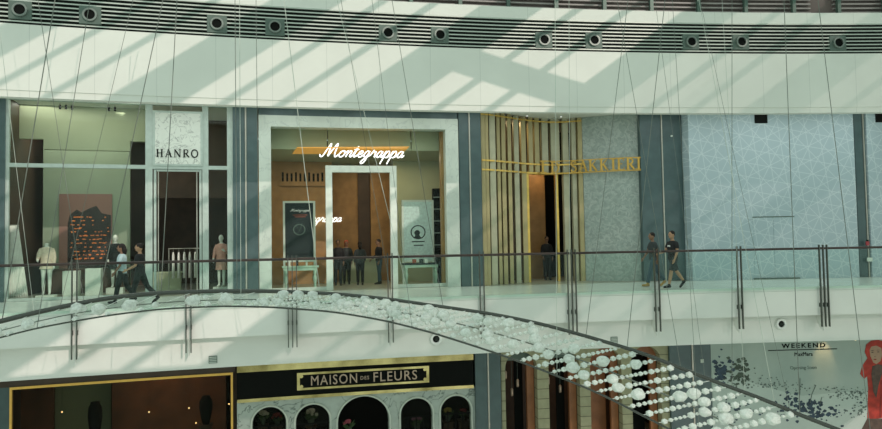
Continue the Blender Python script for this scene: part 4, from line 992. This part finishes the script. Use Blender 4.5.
# flowers seen through the arches
FL = {'rose_pink': (.42, .10, .13), 'deep_red': (.25, .03, .03), 'yellow_bloom': (.45, .38, .08), 'leaf_green': (.07, .13, .05), 'white_bloom': (.6, .6, .52), 'mauve_bloom': (.24, .10, .19)}
for k, c in FL.items(): cmat(k, c)
def bouquet(px, py, col, lb, r=.2, d=4.0):
    u, z = loc(px, py, d); t = thing('flower_bouquet', lb, 'flowers', place(u, d, z - r * 1.4), 'bouquets in the flower shop')
    random.seed(int(px)); q = MB('local'); g = MB('local')
    for k in range(16):
        a = random.uniform(0, 2 * pi); b = random.uniform(0, 1); q.ball((r * .75 * cos(a) * b, r * .6 * sin(a) * b, r * (1.3 + .6 * sqrt(max(0, 1 - b * b)))), r * .24, 8, 5)
    for k in range(14):
        a = random.uniform(0, 2 * pi); p = (r * cos(a), r * .8 * sin(a), r * random.uniform(1.1, 1.9)); g.tube([(0, 0, r * .5), (p[0] * .6, p[1] * .6, p[2] * .75), p], [r * .03, r * .12, r * .02], 5)
    obj('blooms', q, col, t, True); obj('leaves', g, 'leaf_green', t)
    obj('vase', MB('local').rings([(0, 0, 0, r * .3, r * .3), (0, 0, r * .5, r * .42, r * .42), (0, 0, r * .95, r * .36, r * .36)], 12), 'plate', t, True)
    zz = z - r * 1.4
    tag(obj('flower_stand', MB().box(u - .14, u + .14, d - .14, d + .14, zfl - .02, zz - .03).box(u - .18, u + .18, d - .18, d + .18, zz - .03, zz), 'brown'), 'stand carrying the ' + lb.split(' seen')[0], 'stand', 'flower stands')
bouquet(263, 415, 'white_bloom', 'white bouquet seen in the left half of the first arched window', .22)
bouquet(277, 417, 'deep_red', 'dark red bouquet seen in the right half of the first arched window', .2)
bouquet(311, 414, 'white_bloom', 'pale bouquet seen in the second arched window', .26)
bouquet(349, 424, 'rose_pink', 'pink bouquet seen in the wide arched doorway', .22)
bouquet(417, 421, 'mauve_bloom', 'mauve bouquet seen in the arched window right of the doorway', .24)
bouquet(448, 412, 'yellow_bloom', 'yellow bouquet seen in the arched window beside the dark column', .22)
bouquet(463, 412, 'rose_pink', 'rose bouquet seen at the right side of the last arched window', .18)
column(475.6, 501, 'dark blue-grey column on the lower level right of the marble arches', D - .15, zfl - .01, zl - .002, 488.5, 390)
# cream stone arches
D2 = D
s0, s1 = U(501.5, D2, 390), U(669.5, D2, 390); A2 = []
for xa, xb, yt in ((505.5, 537.5, 352), (549, 580, 349.5), (590.5, 622, 347.5), (632, 661.5, 346)):
    ua, ub2 = U(xa, D2, 390), U(xb, D2, 390); r = (ub2 - ua) / 2; A2.append(((ua + ub2) / 2, r, Z((xa + xb) / 2, yt, D2) - r))
def stonejoints(m, n=.33):
    nt = m.node_tree; L = nt.links.new; b = nt.nodes['Principled BSDF']; src = b.inputs['Base Color'].links[0].from_socket
    tc = nt.nodes.new('ShaderNodeTexCoord'); sx = nt.nodes.new('ShaderNodeSeparateXYZ'); L(tc.outputs['Object'], sx.inputs[0])
    a = nt.nodes.new('ShaderNodeMath'); a.operation = 'PINGPONG'; L(sx.outputs['Z'], a.inputs[0]); a.inputs[1].default_value = n / 2
    c = nt.nodes.new('ShaderNodeMath'); c.operation = 'LESS_THAN'; L(a.outputs[0], c.inputs[0]); c.inputs[1].default_value = .012
    mx = nt.nodes.new('ShaderNodeMix'); mx.data_type = 'RGBA'; L(c.outputs[0], mx.inputs['Factor']); L(src, mx.inputs['A']); mx.inputs['B'].default_value = (.14, .13, .08, 1)
    L(mx.outputs['Result'], b.inputs['Base Color'])
stonejoints(M['cream'])
struct('wall_stone_arches', arch_wall(s0, s1, zfl, zl - .004, A2, D2, D2 + .35), 'cream')
M['orangedoor'] = mat('orange_lit_wood', (.34, .13, .05), .45, noise=.2, nscale=2)
nm2 = ('doorway with hanging lanterns in the first stone arch beside the dark column', 'doorway with hanging lanterns in the second stone arch', 'doorway with red-brown panel in the third stone arch', 'doorway in the fourth stone arch next to the grey column')
for i, (uc, r, zs) in enumerate(A2):
    t = thing('arched_doorway', nm2[i], 'doorway', place(uc, D2 + .35, zfl), 'doorways in the stone arches')
    obj('door_post', MB().box(uc + r - .26, uc + r - .02, D2 + .36, D2 + .5, zfl, zs + .2), 'orangedoor', t)
    obj('door_post', MB().box(uc - r + .0, uc - r + .06, D2 + .36, D2 + .5, zfl, zs + .2), 'brown', t)
    obj('lintel', MB().box(uc - r - .05, uc + r + .05, D2 + .36, D2 + .5, zs + .2, zs + .75), 'plate' if i < 2 else 'orangedoor', t)
    obj('door_leaf', MB().box(uc - (.02 if i < 2 else r - .06), uc + r - .26, D2 + .9, D2 + .95, zfl, zs + .2), 'orangedoor' if i == 2 else 'black', t)
    if i < 3:
        for k in range(3):
            x = uc - r + .16 + k * .2; zq = zs - .45 - .3 * ((k * 2 + i) % 3)
            l = thing('lantern', ('slim glass lantern, left', 'slim glass lantern, middle', 'slim glass lantern, right')[k] + ' of three in the ' + ('first', 'second', 'third')[i] + ' stone arch', 'lantern', place(x, D2 + .6, zq), 'lanterns in the stone arches')
            obj('glass_tube', MB('local').rings([(0, 0, 0, .035, .035), (0, 0, .04, .05, .05), (0, 0, .22, .05, .05), (0, 0, .27, .02, .02)], 10), 'rosegold', l, True)
            obj('chain', MB('local').rings([(0, 0, .27, .006, .006), (0, 0, zl - zq + .1, .006, .006)], 5), 'plate', l)
struct('wall_behind_arches', MB().box(s0, s1, 5.4, 5.5, zfl, zl - .01), 'brown')
column(670.3, 711.5, 'dark grey column on the lower level left of the snowy poster', D - .12, zfl - .01, zl - .002, 693, 380)
u, z = loc(702, 361, D - .13); tag(obj('notice_plate', MB().box(u - .05, u + .05, D - .15, D - .121, z - .06, z + .06), 'pale'), 'small white plate on the lower dark grey column', 'sign')
# poster hoarding
D = 2.9
p0 = U(712, D, 390); p1 = p0 + 9
M['snow'] = mat('snow_print', (.46, .53, .48), .55, col2=(.37, .45, .41), nscale=.5)
t = thing('poster_hoarding', 'large snowy landscape poster with a woman in a red hooded coat', 'hoarding', place(p0 + 3, D, zfl))
obj('board', MB().box(p0, p1, D, D + .1, zfl - .01, zl - .004), 'snow', t)
dt = D - .012
M['printgreen'] = mat('shrub_print', (.075, .10, .075), .6, noise=.4); M['printblue'] = mat('bush_print', (.035, .06, .09), .6, noise=.4); M['printgrey'] = mat('grass_print', (.14, .18, .16), .6, noise=.3); M['printsnow'] = mat('snow_bank_print', (.53, .60, .55), .55, noise=.05, nscale=.6)
ST = [(713, 374), (740, 379), (770, 388), (800, 396), (840, 392), (881, 391), (960, 389)]
q = MB()
for i in range(21):
    xa, xb = 713 + i * 10, 723 + i * 10
    ya, yb = [next(b + (e - b) * (x - a) / (c - a) for (a, b), (c, e) in zip(ST, ST[1:]) if a <= x <= c) for x in (xa, xb)]
    q.poly([loc(xa, 470, D), loc(xb, 470, D), loc(xb, yb, D), loc(xa, ya, D)], D - .006, D - .0005)
obj('printed_snow_bank', q, 'printsnow', t)
def blobs(cx, cy, sx, sy, n, m, name, r=(.03, .09), seed=1, rot=0):
    random.seed(seed); q = MB()
    for _ in range(n):
        a = random.gauss(0, .45); b = random.gauss(0, .45); x = cx + sx * a; y = cy + sy * b + rot * sx * a
        if x < 714: continue
        u, z = loc(x, y, dt); rr = random.uniform(*r); k = random.randint(4, 6); o = random.uniform(0, 6)
        q.poly([(u + rr * random.uniform(.5, 1.1) * cos(o + 2 * pi * i / k), z + rr * random.uniform(.4, .8) * sin(o + 2 * pi * i / k)) for i in range(k)], dt, dt + .004)
    obj(name, q, m, t)['kind'] = 'stuff'
blobs(720, 372, 10, 17, 60, 'printblue', 'printed_bush', (.04, .13), 2); blobs(738, 372, 18, 15, 70, 'printgreen', 'printed_bush', (.04, .11), 3)
blobs(765, 384, 60, 8, 110, 'printgrey', 'printed_grass', (.015, .05), 4, .12); blobs(808, 408, 38, 14, 130, 'printblue', 'printed_bush', (.04, .12), 5, .2)
blobs(851, 393, 30, 7, 90, 'printgrey', 'printed_grass', (.02, .06), 6, .05); blobs(838, 412, 24, 7, 22, 'printblue', 'printed_grass', (.02, .05), 7)
blobs(864, 411, 14, 10, 40, 'printgrey', 'printed_bush', (.02, .07), 8); blobs(735, 410, 40, 14, 60, 'printblue', 'printed_bush', (.03, .08), 9)
q = MB()
for pts in (((799, 402), (800, 392), (800, 378)), ((810, 403), (812, 394), (816, 385)), ((820, 404), (822, 397))):
    q.tube([(lambda a: (a[0], dt, a[1]))(loc(x, y, dt)) for x, y in pts], .012, 5)
obj('printed_stems', q, 'printgrey', t)
zz = Z(805, 347.2, D); 
obj('heading_letters', text_mb('WEEKEND', U(781.5, D, 345), U(825, D, 345), Z(805, 347.6, D), Z(805, 343.1, D), D - .02, D - .001, .012, 1.35), 'black', t)
obj('heading_rule', MB().box(U(768, D, 349), U(837, D, 349), D - .012, D - .001, Z(803, 350.0, D), Z(803, 349.2, D)), 'black', t)
obj('subheading_letters', text_mb('MaxMara', U(794.5, D, 354), U(812.5, D, 354), Z(803, 356, D), Z(803, 352.1, D), D - .014, D - .001, .0), 'black', t)
obj('notice_letters', text_mb('Opening Soon', U(790, D, 368), U(816.5, D, 368), Z(803, 370.3, D), Z(803, 365.8, D), D - .012, D - .001, .0), 'printgrey', t)
# printed woman
M['printred'] = mat('red_coat_print', (.46, .035, .02), .6, noise=.25, nscale=5); M['printskin'] = mat('face_print', (.44, .28, .19), .6); M['printbrown'] = mat('scarf_print', (.10, .06, .045), .6, noise=.3)
M['printshade'] = mat('red_fold_print', (.28, .018, .012), .6, noise=.2)
def pp(pts, a, b): return MB().poly([loc(x, y, D) for x, y in pts][::-1], a, b)
obj('printed_coat', pp([(868, 357), (862, 366), (860, 374), (864, 379), (867, 376), (868, 388), (867, 418), (873, 419), (882, 418), (900, 418), (903, 380), (896, 362), (889, 357)], D - .012, D - .0065), 'printred', t)
obj('printed_hood', pp([(868, 360), (864.5, 352), (866, 344.5), (871, 340.6), (878, 339.8), (885, 341.5), (890, 348), (890, 360), (883, 366), (874, 366)], D - .016, D - .0125), 'printred', t)
fc = obj('printed_face', pp([(869.2, 350), (870, 356), (873, 362.5), (876, 364), (880, 361), (882, 355), (881, 348), (876, 345.5), (871, 346.5)], D - .02, D - .0165), 'printskin', t)
q = MB()
for x, y, w_, h_ in ((872, 352.2, 1.2, .5), (877.8, 351.8, 1.3, .5), (872, 350.4, 1.6, .3), (877.8, 350, 1.8, .3), (874.6, 356.5, .8, .35)):
    u, z = loc(x, y, D); q.disc((0, 0), 0, 1, 0, 1, 10); n_ = 20
    for k in range(len(q.v) - n_, len(q.v)): v = q.v[k]; q.v[k] = Vector((u + v.x * w_ * .034, D - .023 + v.y * .0025, z + v.z * h_ * .034))
obj('printed_eyes', q, 'printbrown', fc)
u, z = loc(874.7, 359.3, D); obj('printed_lips', MB().poly([(u - .06, z), (u, z + .025), (u + .06, z), (u, z - .03)], D - .023, D - .0205), 'printshade', fc)
obj('printed_scarf', pp([(872, 366), (871, 374), (873, 392), (876, 398), (878, 386), (884, 366), (878, 364)], D - .02, D - .0165), 'printbrown', t)
obj('printed_coat_folds', pp([(880, 380), (879, 417), (881, 417), (882, 380)], D - .016, D - .0125), 'printshade', t)
obj('printed_trousers', pp([(867, 418.5), (860, 432), (858, 450), (895, 450), (895, 418.5)], D - .012, D - .0065), 'printbrown', t)
u, z = loc(855.5, 339.5, 1.6)
t = thing('ceiling_spotlight', 'small white spotlight under the gallery beside the red hood', 'light', place(u, 1.6, z + .1))
obj('can', MB('local').rings([(0, 0, -.13, .05, .05), (0, 0, -.005, .05, .05)], 12), 'pale', t); obj('stem', MB('local').rings([(0, 0, -.004, .01, .01), (0, 0, zl - z - .1, .01, .01)], 6), 'pale', t); obj('bulb', MB('local').rings([(0, 0, -.134, .035, .035), (0, 0, -.1305, .035, .035)], 10), 'warm', t)
pu, pz = loc(823, 351, D)
l = bpy.data.lights.new('poster_spot', 'SPOT'); l.energy = 30; l.color = (1, .62, .3); l.spot_size = .9; l.spot_blend = .8; l.shadow_soft_size = .05
o = bpy.data.objects.new('poster_spot', l); COL.objects.link(o); p = P(pu, D - .5, zl - .08); o.location = p
o.rotation_euler = (P(pu, D, pz - .15) - p).to_track_quat('-Z', 'Y').to_euler()
# ------------------------------------------------------------------ lamps inside the shops, fill lights over the walkway
def lamp(px, y, d, z, size, power, color=(1, .86, .6)): area('shop_lamp', P(U(px, d, y), d, z), size, power, color)
area('shop_lamp', P(U(76, 4.95), 4.95, 6.2), 4.2, 26, (1, 1, .86), sy=.7); area('shop_lamp', P(U(80, 6.5), 6.5, 6.1), 3.4, 60, (1, 1, .88), sy=1.0); lamp(178, 120, 5.8, 6.15, 1.0, 10)
for px in (20, 110, 205, 300, 390, 480, 590, 690, 790, 880): area('walkway_fill', P(U(px, 2.2), 2.0, 6.18), 2.6, 40, (.96, 1, 1))  # added fill lights without fixtures, brightening the walkway and shop fronts
lamp(305, 150, 6.5, zc2 - .06, 1.4, 24, (1, .8, .5)); lamp(370, 150, 7.5, zc2 - .06, 1.4, 26, (1, .74, .42)); lamp(420, 150, 6.4, zc2 - .06, 1.0, 22, (1, .85, .6))
lamp(505, 200, 6.0, 6.1, .8, 22, (1, .75, .4)); lamp(540, 200, 7.0, zdoor + .3, .5, 10, (1, .7, .4)); lamp(572, 200, 7.4, 6.1, .8, 18, (1, .75, .4))
lamp(170, 400, 4.6, zl - .05, 2.0, 30, (1, .66, .4)); lamp(350, 400, 4.3, zl - .05, 3.0, 22, (1, .9, .8))
lamp(560, 390, 4.3, zl - .05, 2.0, 14, (1, .6, .3)); lamp(640, 390, 4.3, zl - .05, 1.5, 12, (1, .6, .3))
# ------------------------------------------------------------------ the hanging crystal chandelier
def interp(tab, x):
    if x <= tab[0][0]: (a, b), (c, e) = tab[0], tab[1]
    elif x >= tab[-1][0]: (a, b), (c, e) = tab[-2], tab[-1]
    else:
        for (a, b), (c, e) in zip(tab, tab[1:]):
            if a <= x <= c: break
    return b + (e - b) * (x - a) / (c - a)
UT = [(-40, 332), (0, 321.5), (25, 315), (75, 304), (112, 297.3), (160, 292.8), (220, 291), (275, 291.2), (332, 293.5), (385, 298.5), (430, 305), (490, 313.5), (538, 323), (582, 335), (640, 352), (680, 368), (720, 383.5), (763, 399), (800, 415), (838, 429.5), (900, 456)]
LT = [(-40, 349), (0, 337.5), (37, 328), (75, 321), (112, 314.8), (160, 309), (220, 306), (270, 307), (332, 311.5), (385, 320.5), (430, 332), (490, 351), (540, 369), (600, 393.5), (669, 429), (720, 456)]
DT = [(-40, 13.2), (200, 12.6), (440, 11.6), (640, 10.5), (840, 9.2), (920, 8.8)]
def UPt(x): return atY(x, interp(UT, x), interp(DT, x))
def LPt(x): return atY(x, interp(LT, x), interp(DT, x) - .35 - .0004 * max(0, x))
def smoothpath(f, x0, x1, n):
    p = [f(x0 + (x1 - x0) * i / n) for i in range(n + 1)]
    for _ in range(3): p = [p[0]] + [(p[i - 1] + p[i] * 2 + p[i + 1]) / 4 for i in range(1, n)] + [p[-1]]
    return p
cm = UPt(400)
ch = thing('chandelier', 'long curved chandelier of crystal bead strings hanging from wires across the void', 'chandelier', Matrix.Translation(cm))
obj('upper_rail', MB('world').tube(smoothpath(UPt, -40, 890, 90), [.052 - .023 * min(1, i / 45) for i in range(91)], 10), 'tube', ch, True)
obj('lower_rail', MB('world').tube(smoothpath(LPt, -40, 712, 80), .016, 8), 'tube', ch, True)
def shift(x): return interp([(0, 62), (200, 58), (440, 75), (600, 100), (720, 110)], x)
def MidPt(x): return LPt(x) * .55 + UPt(x + shift(x)) * .45
obj('middle_rail', MB('world').tube(smoothpath(MidPt, -40, 690, 80), .011, 6), 'wire', ch, True)
def rock(q, c, r, seed, flat=.8):
    rnd = random.Random(seed); bm = bmesh.new(); bmesh.ops.create_icosphere(bm, subdivisions=2 if r > .06 else 1, radius=1)
    vs = []
    for v in bm.verts:
        k = (rnd.uniform(.74, 1.1) if r > .126 else rnd.uniform(.86, 1.06)) if r > .06 else 1; vs.append((c.x + v.co.x * r * k, c.y + v.co.y * r * k, c.z + v.co.z * r * k * flat))
    fs = [tuple(v.index for v in f.verts) for f in bm.faces]; bm.free(); q.add(vs, fs)
rnd = random.Random(21); x = -30; k = 0
while x < 700:
    a, b = LPt(x), UPt(x + shift(x)); L = (b - a).length
    q = MB('world'); q.tube([a, (a + b) / 2 + Vector((0, 0, -.012)), b], .005, 5)
    crys = []; s = .05
    bigs = [rnd.uniform(.12, .42), rnd.uniform(.5, .78)] if x > 230 else [rnd.uniform(.12, .45)]
    if 230 < x and rnd.random() < .45: bigs.pop(rnd.randrange(2))
    stop = L - .13 if x > 430 else (L * .80 if x > 230 else L * .58)
    while s < stop:
        f = s / L; c = a + (b - a) * f
        if bigs and f > bigs[0]:
            r = rnd.uniform(.09, .115) if x > 230 else rnd.uniform(.13, .165); s += r * .8; c = a + (b - a) * (s / L); crys.append((c, r)); s += r + .006; bigs.pop(0); continue
        r = rnd.choice((.03, .036, .042, .05, .06)) if x > 230 else rnd.choice((.04, .06, .07)); s += r; rock(q, a + (b - a) * (s / L), r, k * 50 + int(s * 100), .85); s += r + (rnd.uniform(-.006, .008) if x > 230 else rnd.uniform(.12, .3))
    st = obj('bead_string', q, 'crystal', ch)
    for c, r in crys:
        q = MB('world'); rock(q, c, r, int(c.x * 1000), .82); obj('crystal', q, 'crystal', st)
    k += 1; x += 33 if x < 230 else (12.5 if x < 470 else 15.5)
# suspension wires: (top of frame x, bottom x, which rail, radius, pale)
CB = [(55, 2, 'U', 7, 0), (90, 37, 'L', 5, 0), (133, 60, 'U', 3.5, 0), (163, 98, 'U', 6, 0), (177, 161, 'U', 6, 0), (-4, 34, 'U', 3, 1), (38, 84, 'U', 4, 0), (235, 237, 'U', 5, 0), (239.5, 241, 'L', 4, 1), (256, 259, 'U', 4, 0), (284, 320, 'U', 5, 1),
      (337, 410, 'U', 4, 1), (341, 392, 'U', 3.5, 0), (372, 412, 'L', 3.5, 0), (392, 443, 'U', 5, 0), (555, 557, 'L', 3.5, 1), (569, 570, 'U', 3, 1), (628, 586, 'U', 4.5, 0), (617, 681, 'U', 3.5, 0), (665, 627, 'U', 5, 0), (699, 775, 'U', 3, 1), (676, 716, 'L', 3, 0),
      (732, 732, 'U', 4, 0), (784, 800, 'U', 5, 0), (818, 872, 'U', 5, 0), (700, 790, 'U', 2.5, 0), (655, 705, 'U', 2.5, 0), (722, 745, 'U', 2.5, 1)]
for xt, xb, rl, r, pale in CB:
    a = UPt(xb) if rl == 'U' else LPt(min(xb, 700))
    yb = interp(UT if rl == 'U' else LT, xb); y0 = -140
    xtt = xb + (xt - xb) * (yb - y0) / yb
    b = atY(xtt, y0, a.y)
    obj('suspension_wire', MB('world').tube([a, b], r * .0011 * a.y / 11, 6), 'palewire' if pale else 'wire', ch)
